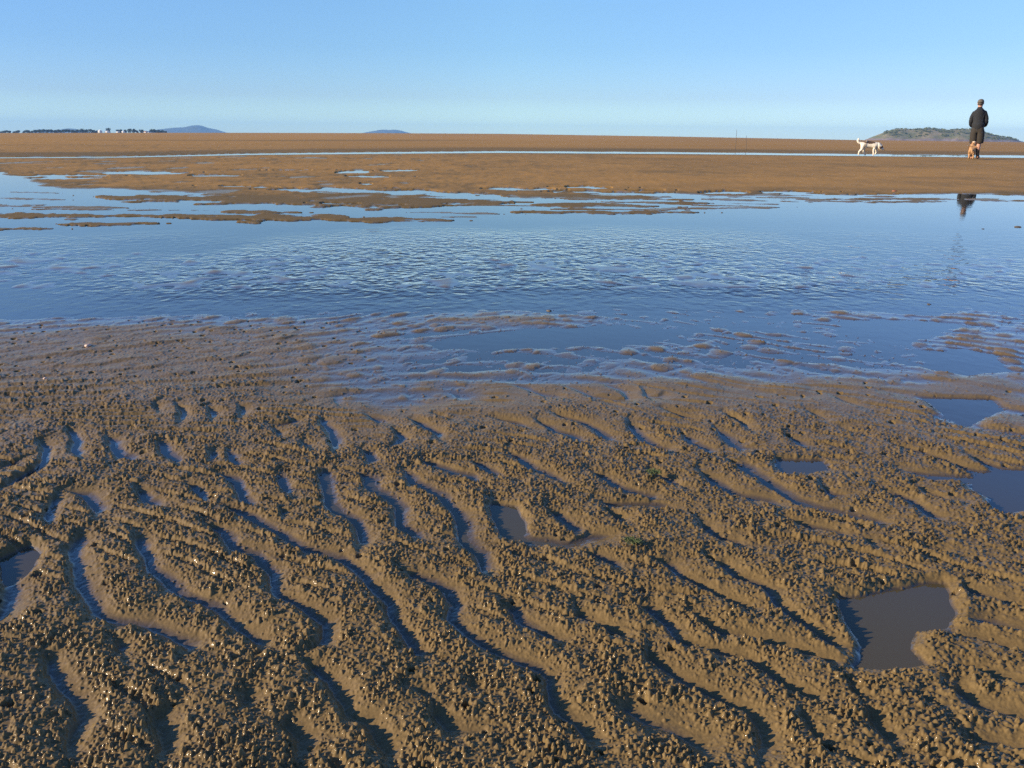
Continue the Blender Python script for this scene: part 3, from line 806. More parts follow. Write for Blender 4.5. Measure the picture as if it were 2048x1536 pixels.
# jacket: torso shell plus sleeves, one piece, with a folded hood behind the neck
jn = {'hem': ((0, 0, .85), .132, .112), 'hem2': ((0, 0, .93), .135, .112), 'waist': ((0, 0, 1.05), .162, .128), 'chest': ((0, -.012, 1.24), .150, .118), 'upper': ((0, -.01, 1.37), .088, .085), 'col': ((0, .0, 1.50), .064, .066), 'col2': ((0, .012, 1.545), .056, .058)}
je = [('hem', 'hem2'), ('hem2', 'waist'), ('waist', 'chest'), ('chest', 'upper'), ('upper', 'col'), ('col', 'col2')]
for s_ in (-1, 1):
    jn.update({f'sh{s_}': ((s_ * .142, -.01, 1.370), .072), f'ua{s_}': ((s_ * .188, -.01, 1.255), .054), f'el{s_}': ((s_ * .216, -.005, 1.11), .048),
      f'fa{s_}': ((s_ * .192, .12, 1.01), .047), f'cu{s_}': ((s_ * .150, .195, .96), .040)})
    je += [('upper', f'sh{s_}'), (f'sh{s_}', f'ua{s_}'), (f'ua{s_}', f'el{s_}'), (f'el{s_}', f'fa{s_}'), (f'fa{s_}', f'cu{s_}')]
jk = skin('jacket', jn, je, M_jacket, man, 'chest', fat=1.32)
for v_ in jk.data.vertices:
    n_ = mnoise.noise(Vector((v_.co.x * 9, v_.co.y * 9, v_.co.z * 22)))
    v_.co += v_.normal * (.008 * n_)
hood = loft('hood', [(0, -.085, 1.375, .085, .030), (0, -.095, 1.41, .105, .045), (0, -.080, 1.45, .098, .052), (0, -.055, 1.48, .070, .035)], M_jacket, jk)
# shorts
sn = {'belt': ((0, 0, 1.06), .112, .090), 'seat': ((0, -.008, .91), .150, .122)}
se = [('belt', 'seat')]
for s_ in (-1, 1):
    sn.update({f'a{s_}': ((s_ * .085, 0, .84), .112), f'b{s_}': ((s_ * .090, .010, .68), .104), f'c{s_}': ((s_ * .090, .028, .48), .088), f'd{s_}': ((s_ * .090, .030, .455), .088)})
    se += [('seat', f'a{s_}'), (f'a{s_}', f'b{s_}'), (f'b{s_}', f'c{s_}'), (f'c{s_}', f'd{s_}')]
sh = skin('shorts', sn, se, M_shorts, man, 'seat', fat=1.25)
for v_ in sh.data.vertices:
    v_.co += v_.normal * (.006 * mnoise.noise(Vector((v_.co.x * 12, v_.co.y * 12, v_.co.z * 14))))
for s_, ax, ay in ((-1, -.085, -.06), (1, .060, .05)):
    top = .30 if s_ > 0 else .40
    loft('sock', [(ax * 1.03, ay - .018, top, .054, .054), (ax, ay - .012, .22, .049, .050), (ax, ay, .13, .043, .046), (ax, ay, .09, .044, .05)], M_sock, man)
    bt = {'a': ((ax, ay - .005, .13), .050), 'b': ((ax, ay - .01, .07), .050, .05), 'h': ((ax, ay - .03, .045), .045, .042),
          'f': ((ax + s_ * .012, ay + .09, .042), .050, .038), 't': ((ax + s_ * .024, ay + .185, .032), .040, .026)}
    b_ = skin('boot', bt, [('a', 'b'), ('b', 'h'), ('b', 'f'), ('f', 't')], M_boot, man, 'b')
    for v_ in b_.data.vertices: v_.co.z = max(v_.co.z, -.004)
# hair under the cap, cap with peak turned forward
blob('hair', (.006, .022, 1.640), (.079, .090, .075), M_hair, man, amp=.08, fr=6, sub=3)
cap = loft('cap', [(.006, .030, 1.668, .091, .110), (.006, .030, 1.70, .091, .109), (.006, .028, 1.735, .080, .096), (.006, .025, 1.762, .055, .066), (.006, .022, 1.775, .022, .026)], M_cap, man)
pk = []
pf = []
for i_ in range(13):
    a = math.pi * i_ / 12
    for t_ in (0, 1):
        rx, ry = (.088, .108) if t_ == 0 else (.082, .195)
        pk.append((.006 + rx * math.cos(a), .030 + ry * math.sin(a), 1.686 - .022 * t_ * math.sin(a)))
        pk.append((.006 + rx * math.cos(a), .030 + ry * math.sin(a), 1.678 - .022 * t_ * math.sin(a)))
for i_ in range(12):
    b_ = i_ * 4
    pf += [(b_, b_ + 4, b_ + 6, b_ + 2), (b_ + 1, b_ + 3, b_ + 7, b_ + 5), (b_ + 2, b_ + 6, b_ + 7, b_ + 3)]
mesh_from('peak', pk, pf, M_cap, True, cap)
man.scale = (.955, .955, .955)

# ---------------------------------------------------------------- dogs
def fur_mat(name, base, patch, spots):
    """short coat; patches of darker fur placed by position on the body"""
    m, nt, b = new_mat(name); L = nt.links.new
    tc = N(nt, 'ShaderNodeTexCoord')
    no = N(nt, 'ShaderNodeTexNoise'); no.inputs['Scale'].default_value = 14; no.inputs['Detail'].default_value = 4
    L(tc.outputs['Object'], no.inputs['Vector'])
    last = None
    for (c, r) in spots:
        vm = N(nt, 'ShaderNodeVectorMath', operation='SUBTRACT'); vm.inputs[1].default_value = c
        L(tc.outputs['Object'], vm.inputs[0])
        sc_ = N(nt, 'ShaderNodeVectorMath', operation='DIVIDE'); sc_.inputs[1].default_value = r; L(vm.outputs[0], sc_.inputs[0])
        ln = N(nt, 'ShaderNodeVectorMath', operation='LENGTH'); L(sc_.outputs[0], ln.inputs[0])
        ad = N(nt, 'ShaderNodeMath', operation='MULTIPLY_ADD'); L(no.outputs[0], ad.inputs[0]); ad.inputs[1].default_value = .8; L(ln.outputs['Value'], ad.inputs[2])
        mr = N(nt, 'ShaderNodeMapRange'); mr.inputs[1].default_value = 1.32; mr.inputs[2].default_value = 1.48; mr.inputs[3].default_value = 1; mr.inputs[4].default_value = 0
        L(ad.outputs[0], mr.inputs[0])
        if last is None: last = mr.outputs[0]
        else:
            mx_ = N(nt, 'ShaderNodeMath', operation='MAXIMUM'); L(last, mx_.inputs[0]); L(mr.outputs[0], mx_.inputs[1]); last = mx_.outputs[0]
    mx = N(nt, 'ShaderNodeMix', data_type='RGBA'); mx.inputs[6].default_value = (*base, 1); mx.inputs[7].default_value = (*patch, 1)
    L(last, mx.inputs[0]); L(mx.outputs[2], b.inputs['Base Color'])
    b.inputs['Roughness'].default_value = .9
    n2 = N(nt, 'ShaderNodeTexNoise'); n2.inputs['Scale'].default_value = 90; L(tc.outputs['Object'], n2.inputs['Vector'])
    bp = N(nt, 'ShaderNodeBump'); bp.inputs['Strength'].default_value = .5; bp.inputs['Distance'].default_value = .01
    L(n2.outputs[0], bp.inputs['Height']); L(bp.outputs[0], b.inputs['Normal'])
    return m

def dog(nodes, edges, mat, root):
    o = skin('body', nodes, edges, mat, root, 'bel', fat=1.28)
    for v_ in o.data.vertices:
        v_.co += v_.normal * (.006 * mnoise.noise(v_.co * 26))
    return o

# white dog, walking to the right with its nose to the sand; body along +x
wp = P(1735, 311.3, 0.015)
wd = empty('dog', (wp.x, wp.y, ground_z(wp.x, wp.y)), R(-20))
tag(wd, 'white dog with brown patches walking with its nose down and tail curled up', 'dog')
M_white = fur_mat('white_fur', (.74, .66, .52), (.075, .042, .026), [((.03, -.04, .455), (.17, .10, .065)), ((-.06, -.03, .47), (.12, .08, .04)), ((.425, 0, .305), (.045, .11, .045)), ((-.345, 0, .52), (.03, .04, .03))])
dn = {
 'bel': ((.02, 0, .385), .088, .094), 'rib': ((.13, 0, .375), .098, .108), 'sho': ((.215, 0, .395), .085, .105), 'loin': ((-.09, 0, .395), .074, .078),
 'rump': ((-.185, 0, .400), .084, .088), 'tb': ((-.265, 0, .435), .030, .032), 't1': ((-.325, 0, .435), .033, .033), 't2': ((-.368, .0, .490), .038, .038), 't3': ((-.366, .0, .555), .033, .033), 't4': ((-.325, .0, .590), .022, .022),
 'nk': ((.290, 0, .385), .070, .080), 'nk2': ((.345, 0, .345), .060, .068), 'hd': ((.395, 0, .285), .062, .066), 'mz': ((.450, 0, .238), .036, .036), 'no': ((.490, 0, .215), .026, .026),
}
de = [('loin', 'bel'), ('bel', 'rib'), ('rib', 'sho'), ('rump', 'loin'), ('rump', 'tb'), ('tb', 't1'), ('t1', 't2'), ('t2', 't3'), ('t3', 't4'),
      ('sho', 'nk'), ('nk', 'nk2'), ('nk2', 'hd'), ('hd', 'mz'), ('mz', 'no')]
def leg(key, base, pts):
    prev = base
    for i_, (c, r) in enumerate(pts):
        k = f'{key}{i_}'; dn[k] = (c, r); de.append((prev, k)); prev = k
# near (camera side, -y) and far (+y) legs in stride
leg('fl', 'sho', [((.205, -.062, .30), .044), ((.165, -.062, .215), .030), ((.178, -.062, .115), .022), ((.180, -.062, .035), .020), ((.205, -.062, .020), .024)])
leg('fr', 'sho', [((.235, .062, .30), .044), ((.262, .062, .215), .030), ((.275, .062, .135), .022), ((.243, .062, .075), .019), ((.248, .062, .045), .022)])
leg('hl', 'rump', [((-.200, -.062, .315), .062), ((-.205, -.066, .225), .042), ((-.285, -.066, .155), .025), ((-.300, -.066, .060), .020), ((-.278, -.066, .020), .025)])
leg('hr', 'rump', [((-.175, .062, .315), .060), ((-.115, .066, .225), .040), ((-.145, .066, .150), .025), ((-.090, .066, .055), .020), ((-.062, .066, .020), .025)])
dog(dn, de, M_white, wd)
M_nose = simple_mat('dog_nose', (.02, .015, .014), .4); M_ear = simple_mat('ear_fur', (.075, .040, .024), .9, .2, 40)
blob('nose', (.512, 0, .210), (.014, .015, .012), M_nose, wd, sub=2)
for s_ in (-1, 1):
    blob('eye', (.432, s_ * .044, .285), (.009, .008, .009), M_eye, wd, sub=2)
    e_ = loft('ear', [(.372, s_ * .060, .330, .026, .010), (.370, s_ * .072, .300, .034, .009), (.376, s_ * .076, .262, .028, .008), (.384, s_ * .074, .238, .012, .005)], M_ear, wd, seg=14)
blob('collar', (.318, 0, .366), (.012, .012, .012), M_nose, wd, sub=1)
bpy.data.objects.remove(bpy.data.objects['collar'], do_unlink=True)
wd.scale = (.98,) * 3

# small tan dog walking away beside the man's left leg; body along +y
tp = P(1940.0, 317.5, 0.02)
td = empty('dog', (tp.x + .01, tp.y - .02, ground_z(tp.x, tp.y)), R(-27))
tag(td, 'tan dog with a pale crown seen from behind beside the left leg of the person', 'dog')
M_tan = fur_mat('tan_fur', (.42, .235, .105), (.10, .040, .022), [((.02, .26, .40), (.055, .10, .055)), ((.0, -.21, .19), (.022, .04, .03))])
dn = {
 'bel': ((0, .02, .265), .078, .082), 'rib': ((.004, .13, .285), .084, .092), 'sho': ((.010, .20, .315), .074, .088), 'loin': ((0, -.06, .262), .072, .078),
 'rump': ((0, -.13, .255), .082, .082), 'tb': ((-.002, -.205, .285), .020, .020), 't1': ((-.006, -.245, .240), .020, .020), 't2': ((-.010, -.255, .18), .016, .016), 't3': ((-.012, -.235, .135), .010, .010),
 'nk': ((.018, .235, .375), .054, .058), 'hd': ((.026, .255, .440), .056, .056), 'mz': ((.034, .320, .452), .030, .030), 'no': ((.038, .362, .452), .021, .021),
}
de = [('loin', 'bel'), ('bel', 'rib'), ('rib', 'sho'), ('rump', 'loin'), ('rump', 'tb'), ('tb', 't1'), ('t1', 't2'), ('t2', 't3'), ('sho', 'nk'), ('nk', 'hd'), ('hd', 'mz'), ('mz', 'no')]
for s_, o_ in ((-1, .03), (1, -.02)):
    leg('h%d' % s_, 'rump', [((s_ * .052, -.135, .205), .050), ((s_ * .056, -.105 + o_, .145), .034), ((s_ * .056, -.170 + o_, .100), .020), ((s_ * .056, -.165 + o_, .040), .017), ((s_ * .056, -.140 + o_, .016), .020)])
    leg('f%d' % s_, 'sho', [((s_ * .050, .20, .235), .036), ((s_ * .050, .175 - o_, .160), .024), ((s_ * .050, .195 - o_, .090), .018), ((s_ * .050, .198 - o_, .030), .016), ((s_ * .050, .220 - o_, .016), .019)])
dog(dn, de, M_tan, td)
blob('nose', (.040, .383, .455), (.011, .010, .010), M_nose, td, sub=2)
M_pale = simple_mat('pale_fur', (.62, .47, .32), .9, .15, 40); M_red = simple_mat('russet_fur', (.13, .045, .022), .9, .2, 40)
blob('crown_fur', (.024, .250, .478), (.050, .050, .026), M_pale, td, amp=.15, fr=5, sub=3)
for s_ in (-1, 1):
    blob('eye', (.030 + s_ * .036, .292, .462), (.007, .007, .007), M_eye, td, sub=2)
    loft('ear', [(.026 + s_ * .048, .245, .490, .010, .020), (.026 + s_ * .062, .245, .468, .009, .026), (.026 + s_ * .066, .247, .430, .008, .023), (.026 + s_ * .062, .250, .405, .005, .010)], M_red, td, seg=14)

# ---------------------------------------------------------------- two thin stakes far out on the flat
M_wood = simple_mat('weathered_wood', (.13, .11, .09), .9, .3, 30)
for (ub, vb, ut, vt, rad_, lab) in ((1471, 300, 1473.5, 259, .012, 'taller of two thin stakes standing on the far sand, leaning slightly'), (1492.5, 301, 1493, 271, .011, 'shorter of two thin stakes standing on the far sand, upright')):
    b0 = P(ub, vb, .02); tpnt = PD(ut, vt, b0.y)
    h_ = tpnt.z; dxx = tpnt.x - b0.x
    s0 = loft('stake', [(0, 0, -.15, rad_, rad_), (dxx * .3, .01, h_ * .3, rad_ * .95, rad_ * .95), (dxx * .7, 0, h_ * .7, rad_ * .8, rad_ * .8), (dxx, 0, h_ * .99, rad_ * .6, rad_ * .6), (dxx, 0, h_, rad_ * .3, rad_ * .3)], M_wood, seg=10)
    s0.location = (b0.x, b0.y, 0.0)
    tag(s0, lab, 'stake', 'thin stakes on the far flat')

# ---------------------------------------------------------------- stones and scraps lying about
M_stone = simple_mat('stone', (.10, .085, .065), .7, .3, 50, .4, 200)
M_shell = simple_mat('shell', (.52, .36, .27), .5, .2, 80, .2, 200)
M_alga = simple_mat('green_weed', (.055, .075, .014), .7, .4, 200, .3, 300)
def pebble(u_, v_, w_px, mat, label, cat='stone', group=None, flat=.6, name='stone', seed=1):
    p = P(u_, v_, 0.0); g = max(ground_z(p.x, p.y), -.003)
    d = math.hypot(p.y, H); rr_ = w_px * .5 * (p.y * math.cos(PITCH) + H * math.sin(PITCH)) / F
    o = blob(name, (0, 0, 0), (rr_, rr_ * .75, rr_ * flat), mat, amp=.45, fr=1.7, seed=seed)
    o.location = (p.x, p.y, g + rr_ * flat * .35); o.rotation_euler = (0, 0, seed * 1.3)
    tag(o, label, cat, group)
    return o
pebble(1858, 609, 10, M_stone, 'small dark stone at the near edge of the channel between two low banks', seed=3)
pebble(1966, 458, 7, M_stone, 'smaller dark speck of stone in the smooth water right of the mirrored figure', seed=5, flat=.4)
pebble(2036, 454, 14, M_stone, 'flat dark stone in the smooth water by the right edge', seed=7, flat=.3)
pebble(1098, 622, 13, M_stone, 'dark flat stone on the low bank jutting into the channel', seed=9, flat=.4)
pebble(177, 697, 15, M_shell, 'pinkish broken shell on the wet sand at the left', 'shell', name='shell', seed=11, flat=.5)
pebble(1788, 385, 8, simple_mat('red_shell', (.30, .11, .05), .6, .2, 80), 'reddish shell at the far edge of the channel', 'shell', name='shell', seed=12, flat=.5)
pebble(91, 762, 9, M_shell, 'small pale shell fragment on the left mud beyond the ripples', 'shell', name='shell', seed=14, flat=.5)
def weed(u_, v_, w_px, label, seed):
    rnd = random.Random(seed); p = P(u_, v_, 0.006); rr_ = w_px * .5 * (p.y * math.cos(PITCH) + H * math.sin(PITCH)) / F
    V = []; Fc = []
    for k in range(70):
        a = rnd.uniform(0, 6.28); r_ = rr_ * math.sqrt(rnd.random()); l_ = rnd.uniform(.004, .010); t_ = rnd.uniform(0, 6.28); w_ = rnd.uniform(.0005, .0011)
        x_, y_ = r_ * math.cos(a), r_ * .8 * math.sin(a); i0 = len(V)
        for q_ in range(4):
            f_ = q_ / 3
            cx_ = x_ + math.cos(t_ + f_ * .8) * l_ * f_; cy_ = y_ + math.sin(t_ + f_ * .8) * l_ * f_; cz_ = .001 + .003 * math.sin(f_ * 3.1)
            ww = w_ * (1 - .6 * f_)
            V += [(cx_ - math.sin(t_) * ww, cy_ + math.cos(t_) * ww, cz_), (cx_ + math.sin(t_) * ww, cy_ - math.cos(t_) * ww, cz_), (cx_, cy_, cz_ + ww)]
        for q_ in range(3):
            b_ = i0 + q_ * 3
            for e in range(3):
                Fc.append((b_ + e, b_ + (e + 1) % 3, b_ + 3 + (e + 1) % 3, b_ + 3 + e))
    o = mesh_from('seaweed', V, Fc, M_alga, False)
    o.location = (p.x, p.y, ground_z(p.x, p.y) + .004)
    tag(o, label, 'seaweed')
weed(1306, 954, 24, 'sprig of green weed beside a narrow pool among the middle ripples', 3)
weed(1262, 1093, 26, 'tuft of green weed at the right end of the broad forked pool', 4)

# ---------------------------------------------------------------- far shore: hills, island, trees, houses
def land_z(x, y):
    z, _, _ = terrain(np.array([float(x), float(x)]), np.array([float(y), float(y)]))
    return float(z[0])
def hill_mat(name, c1, c2, scale):
    m, nt, b = new_mat(name); L = nt.links.new
    geo = N(nt, 'ShaderNodeNewGeometry'); no = N(nt, 'ShaderNodeTexNoise'); no.inputs['Scale'].default_value = scale; no.inputs['Detail'].default_value = 6
    L(geo.outputs['Position'], no.inputs['Vector'])
    mr = N(nt, 'ShaderNodeMapRange'); mr.inputs[1].default_value = .35; mr.inputs[2].default_value = .65; L(no.outputs[0], mr.inputs[0])
    mx = N(nt, 'ShaderNodeMix', data_type='RGBA'); mx.inputs[6].default_value = (*c1, 1); mx.inputs[7].default_value = (*c2, 1)
    L(mr.outputs[0], mx.inputs[0]); L(mx.outputs[2], b.inputs['Base Color']); b.inputs['Roughness'].default_value = .95
    return m
M_hill = hill_mat('forested_hill', (.028, .040, .020), (.060, .060, .032), .012)
HD = 11000.0
def mountain(prof, dist, depth, mat, seed, rough):
    """ridge whose skyline passes the profile points (photo pixels), with real depth and slopes"""
    us = np.array([p[0] for p in prof], float); vs_ = np.array([p[1] for p in prof], float)
    nx, ny = 120, 40
    V = []; 
    for j_ in range(ny):
        t = j_ / (ny - 1) * 2 - 1
        for i_ in range(nx):
            s = us[0] + (us[-1] - us[0]) * i_ / (nx - 1)
            vv = float(np.interp(s, us, vs_))
            top = PD(s, vv, dist)
            f = max(0.0, 1 - abs(t) ** 1.6)
            n_ = mnoise.fractal(Vector((top.x * .002 + seed, t * 2.2, seed)), 1.0, 2.0, 5)
            hgt = (top.z + 12) * f * (1 + rough * n_ * min(1, abs(t) * 2.2)) - 12
            V.append((top.x * (1 + t * depth / dist), dist + t * depth, hgt))
    Fc = [(j_ * nx + i_, j_ * nx + i_ + 1, (j_ + 1) * nx + i_ + 1, (j_ + 1) * nx + i_) for j_ in range(ny - 1) for i_ in range(nx - 1)]
    o = mesh_from('hill', V, Fc, mat, True); tag(o, kind='structure')
    return o
mountain([(268, 268.5), (290, 263.5), (305, 261), (320, 258.5), (335, 257), (350, 255.8), (365, 255.2), (375, 253.2), (382, 251.6), (391, 250.8), (400, 251.4), (408, 253.4), (418, 256), (430, 258.2), (442, 261.5), (452, 264.8), (470, 269)], 8300, 800, M_hill, 2.1, .35)
mountain([(50, 268.5), (62, 263.5), (72, 259.8), (85, 258.6), (98, 260.2), (112, 261.2), (124, 258.2), (137, 256.4), (150, 257.6), (162, 260.4), (180, 264), (205, 269)], 8500, 800, M_hill, 5.3, .35)
mountain([(700, 271), (722, 266.5), (740, 263.2), (757, 260.2), (768, 259.0), (778, 260.2), (790, 259.2), (803, 261.4), (815, 265), (840, 271)], 8700, 700, M_hill, 8.8, .35)

# island with scrub on the right
M_isl = hill_mat('island_grass', (.13, .14, .055), (.27, .21, .11), .055)
M_rock = hill_mat('shore_rock', (.17, .125, .105), (.30, .23, .19), .08)
ID = 1500.0
iprof = [(1730, 279.5), (1745, 274), (1760, 268.5), (1775, 262.5), (1788, 259.2), (1803, 258.2), (1822, 259.4), (1845, 258.4), (1862, 257.8), (1885, 259.4), (1905, 259.6), (1925, 258.0), (1942, 258.4), (1960, 263), (1980, 268), (2000, 273), (2020, 275.5), (2040, 281.5), (2060, 287)]
iu = np.array([p[0] for p in iprof], float); iv = np.array([p[1] for p in iprof], float)
IZ = {}
def isl_h(s, t):
    vv = float(np.interp(s, iu, iv)); top = PD(s, vv, ID)
    f = max(0.0, 1 - abs(t) ** 2.2)
    n_ = mnoise.fractal(Vector((top.x * .02, t * 3.0, 4.2)), 1.0, 2.0, 5)
    z_ = (top.z + 6) * f * (1 + .16 * n_ * min(1, abs(t) * 2)) - 6
    return Vector((top.x * (1 + t * 110 / ID), ID + t * 110, z_))
nx, ny = 200, 60
V = [isl_h(iu[0] + (iu[-1] - iu[0]) * i_ / (nx - 1), j_ / (ny - 1) * 2 - 1) for j_ in range(ny) for i_ in range(nx)]
Fc = [(j_ * nx + i_, j_ * nx + i_ + 1, (j_ + 1) * nx + i_ + 1, (j_ + 1) * nx + i_) for j_ in range(ny - 1) for i_ in range(nx - 1)]
isl = mesh_from('island', V, Fc, M_isl, True); tag(isl, kind='structure')
isl.data.materials.append(M_rock)
for pl in isl.data.polygons:
    c = pl.center
    if c.z < 4.6 + 1.6 * mnoise.noise(Vector((c.x * .03, c.y * .03, 0))) or mnoise.noise(Vector((c.x * .025, c.y * .03, 7))) > .48: pl.material_index = 1

def leaf_cloud(rnd, V, Fc, c, rad_, n, leaf, flat=.8):
    """many small leaf clumps through an uneven volume"""
    lobes = [(rnd.uniform(-.5, .5), rnd.uniform(-.5, .5), rnd.uniform(-.35, .45), rnd.uniform(.35, .62)) for _ in range(6)]
    for k in range(n):
        lx, ly, lz, lr = rnd.choice(lobes)
        while True:
            d = Vector((rnd.uniform(-1, 1), rnd.uniform(-1, 1), rnd.uniform(-1, 1)))
            if d.length < 1: break
        p = Vector((c[0] + rad_ * (lx + d.x * lr), c[1] + rad_ * (ly + d.y * lr), c[2] + rad_ * flat * (lz + d.z * lr)))
        a = Vector((rnd.uniform(-1, 1), rnd.uniform(-1, 1), rnd.uniform(-1, 1))).normalized() * leaf * rnd.uniform(.6, 1.3)
        b_ = a.cross(Vector((rnd.uniform(-1, 1), rnd.uniform(-1, 1), rnd.uniform(-1, 1)))).normalized() * leaf * rnd.uniform(.4, .9)
        i0 = len(V); V += [p - a, p + b_, p + a, p - b_]; Fc.append((i0, i0 + 1, i0 + 2, i0 + 3))
M_scrub = hill_mat('scrub_leaves', (.060, .085, .032), (.15, .16, .065), .3)
rnd = random.Random(7)
V = []; Fc = []
for k in range(620):
    s = rnd.uniform(1768, 2035); t = rnd.uniform(-.72, .45)
    if mnoise.noise(Vector((s * .035, t * 3, 2))) < -.12 and rnd.random() < .8: continue
    p = isl_h(s, t)
    if p.z < 4.0: continue
    leaf_cloud(rnd, V, Fc, (p.x, p.y, p.z + .5), rnd.uniform(1.6, 3.4), 26, .75, .7)
scr = mesh_from('island_scrub', V, Fc, M_scrub, False); tag(scr, kind='stuff')

# trees and houses on the far left shore
TD = 1650.0
M_leaf = hill_mat('shore_tree_leaves', (.020, .032, .016), (.055, .065, .030), .5)
M_trunk = simple_mat('bark', (.10, .075, .055), .9, .3, 2)
rnd = random.Random(21)
def shore_tree(u_, w_px, h_px, dd, label):
    base = PD(u_, 266.6, TD + dd)
    gz = land_z(base.x, base.y)
    top = PD(u_, 266.0 - h_px * 1.3, TD + dd).z
    hh = max(3.0, top - gz); rr_ = w_px * .5 * (TD + dd) / F * 1.05
    root = empty('tree', (base.x, base.y, gz - .1))
    tag(root, label, 'tree', 'trees along the far left shore')
    tr_h = hh * .45
    tv = loft('trunk', [(0, 0, -.3, .24, .24), (.05, 0, tr_h * .5, .18, .18), (.1, .05, tr_h, .13, .13), (.2, .1, hh * .75, .05, .05)], M_trunk, root, seg=8)
    V = []; Fc = []
    # limbs
    for q_ in range(3):
        a = rnd.uniform(0, 6.28); c0 = Vector((.08, .03, tr_h * rnd.uniform(.6, 1))); c1 = c0 + Vector((math.cos(a) * rr_ * .5, math.sin(a) * rr_ * .5, hh * .28))
        sd = (c1 - c0).cross(Vector((0, 0, 1))).normalized() * .07; up = sd.cross(c1 - c0).normalized() * .07
        i0 = len(tv.data.vertices)
    leaf_cloud(rnd, V, Fc, (0, 0, hh * .50), rr_ * 1.1, 420, .66, max(.5, hh * .55 / rr_))
    leaf_cloud(rnd, V, Fc, (rnd.uniform(-.3, .3) * rr_, 0, hh * .74), rr_ * .62, 140, .55, max(.4, hh * .26 / (rr_ * .6)))
    mesh_from('crown', V, Fc, M_leaf, root, ) if False else mesh_from('crown', V, Fc, M_leaf, False, root)
    return root
# (centre px, width px, height px, extra distance)
row = [(2, 9, 2.6, 0), (11, 9, 4.2, 20), (18, 8, 3.6, -10), (30, 8, 3.0, 10), (38, 9, 4.4, 0), (49, 8, 3.8, 20), (57, 9, 4.6, 0), (64, 6, 3.2, 0),
       (72, 8, 5.0, 10), (79, 9, 5.8, 0), (87, 10, 6.6, -10), (96, 9, 5.6, 15), (104, 9, 5.8, 0), (113, 9, 5.2, 10), (121, 9, 5.8, -10), (129, 9, 6.4, 0),
       (137, 8, 6.0, 10), (146, 10, 5.2, 0), (155, 9, 5.6, 12), (164, 9, 6.4, 0), (172, 9, 6.0, 10), (180, 9, 6.2, -8), (189, 8, 5.2, 0), (195, 7, 4.0, 0),
       (217, 6.5, 8.0, 6), (236, 5, 5.2, 0), (242, 6, 5.8, 8), (252, 7, 5.4, 0), (259, 8, 6.8, -6), (267, 8, 7.0, 4), (274, 5, 4.2, 0), (283, 7, 5.6, 0), (289, 5, 3.6, 5),
       (303, 7, 6.2, 0), (310, 8, 6.4, 6), (318, 7, 5.2, 0), (325, 6, 4.8, 6), (331, 4, 3.4, 0)]
for k, (u_, w_, h_, dd) in enumerate(row):
    if k < 8: lab = 'low dark tree of the sparse row at the far left end of the shore'
    elif k < 24: lab = 'dark tree of the continuous row left of the white houses'
    elif k == 24: lab = 'narrow tree standing alone behind the low white house'
    elif k < 33: lab = 'dark tree of the broken group right of the white houses'
    else: lab = 'dark tree of the last clump before the tallest blue hill'
    shore_tree(u_, w_ * 1.25, h_, dd, lab)

M_wall = simple_mat('white_wall', (.78, .76, .70), .8, .06, .5)
M_roof = simple_mat('pale_roof', (.62, .62, .60), .6, .08, .5)
M_roofb = simple_mat('blue_roof', (.12, .16, .24), .6, .08, .5)
M_roofr = simple_mat('red_roof', (.30, .13, .08), .7, .1, .5)
M_win = simple_mat('window_glass', (.03, .04, .05), .15, .1, 1)
M_door = simple_mat('door_paint', (.10, .08, .07), .6, .1, 1)
def box(name, c, s, mat, parent):
    x, y, z = c; a, b_, d = s[0] / 2, s[1] / 2, s[2] / 2
    V = [(x + i_ * a, y + j_ * b_, z + k * d) for k in (-1, 1) for j_ in (-1, 1) for i_ in (-1, 1)]
    Fc = [(0, 2, 3, 1), (4, 5, 7, 6), (0, 1, 5, 4), (2, 6, 7, 3), (0, 4, 6, 2), (1, 3, 7, 5)]
    return mesh_from(name, V, Fc, mat, False, parent)
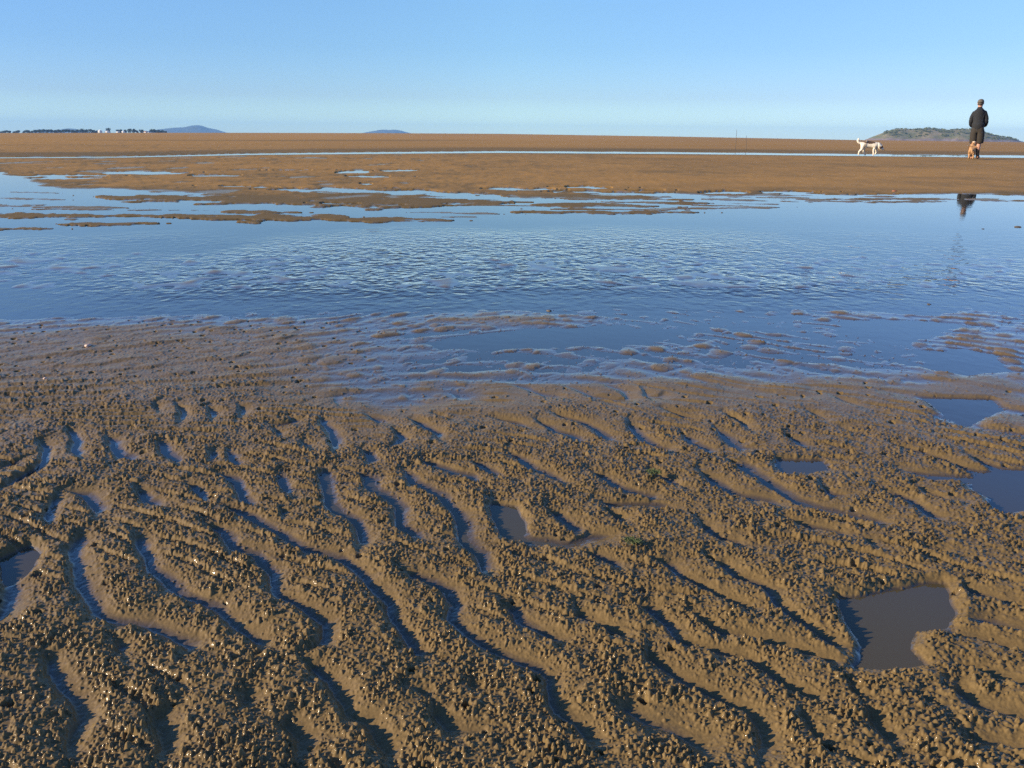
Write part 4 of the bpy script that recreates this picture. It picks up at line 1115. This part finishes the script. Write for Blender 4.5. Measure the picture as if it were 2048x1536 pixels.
def house(u_, w_px, h_px, roofm, label, dd=-40):
    base = PD(u_, 267, TD + dd); gz = land_z(base.x, base.y)
    w_ = (w_px + .6) * (TD + dd) / F; top = PD(u_, 265.2 - h_px, TD + dd).z
    hh = max(2.6, top - gz)
    root = empty('house', (base.x, base.y, gz - .2), R(-38))
    tag(root, label, 'house', 'small houses on the far shore')
    wh = hh * .68
    box('wall', (0, 0, wh / 2), (w_, w_ * .8, wh), M_wall, root)
    V = [(-w_ * .55, -w_ * .46, wh), (w_ * .55, -w_ * .46, wh), (w_ * .55, w_ * .46, wh), (-w_ * .55, w_ * .46, wh), (-w_ * .5, 0, hh + .2), (w_ * .5, 0, hh + .2)]
    V += [(x, y, z + .12) for x, y, z in V[:4]]
    mesh_from('roof', V, [(0, 3, 2, 1), (6, 7, 5, 4), (8, 9, 4, 5), (9, 6, 4), (7, 8, 5), (0, 1, 7, 6), (1, 2, 8, 7), (2, 3, 9, 8), (3, 0, 6, 9)], roofm, False, root)
    for q_ in (-.3, .28):
        box('window', (w_ * q_, -w_ * .4 - .02, wh * .55), (w_ * .17, .08, wh * .34), M_win, root)
    box('door', (0, -w_ * .4 - .03, wh * .36), (w_ * .12, .08, wh * .72), M_door, root)
house(200.5, 6.0, 5.6, M_roof, 'white house at the right end of the continuous tree row')
house(215.5, 8.0, 3.6, M_roof, 'low white house in front of the lone narrow tree on the far shore')
house(236, 5.0, 2.6, M_roof, 'tiny pale house right of the lone tree on the far shore')
house(247, 5.0, 3.6, M_roof, 'small pale house between dark trees of the broken group')
house(292, 6.0, 3.2, M_roofr, 'small house with a reddish roof beside the dark trees on the far shore')
house(297.5, 6.0, 2.6, M_roofb, 'small house with dark bluish roof left of the last tree clump')

# ---------------------------------------------------------------- the air
HZ = True
if HZ:
    V = [(x, y, z) for z in (-5.0, 140.0) for y in (-9600.0, 9600.0) for x in (-9600.0, 9600.0)]
    Fc = [(0, 2, 3, 1), (4, 5, 7, 6), (0, 1, 5, 4), (2, 6, 7, 3), (0, 4, 6, 2), (1, 3, 7, 5)]
    m = bpy.data.materials.new('haze_air'); m.use_nodes = True; nt = m.node_tree; nt.nodes.clear()
    out = N(nt, 'ShaderNodeOutputMaterial'); pv = N(nt, 'ShaderNodeVolumePrincipled')
    pv.inputs['Color'].default_value = (.30, .60, 1.0, 1); pv.inputs['Density'].default_value = .00010; pv.inputs['Anisotropy'].default_value = 0.0
    nt.links.new(pv.outputs[0], out.inputs['Volume'])
    hz_o = mesh_from('haze', V, Fc, m, False); tag(hz_o, kind='stuff')
    m.cycles.homogeneous_volume = True
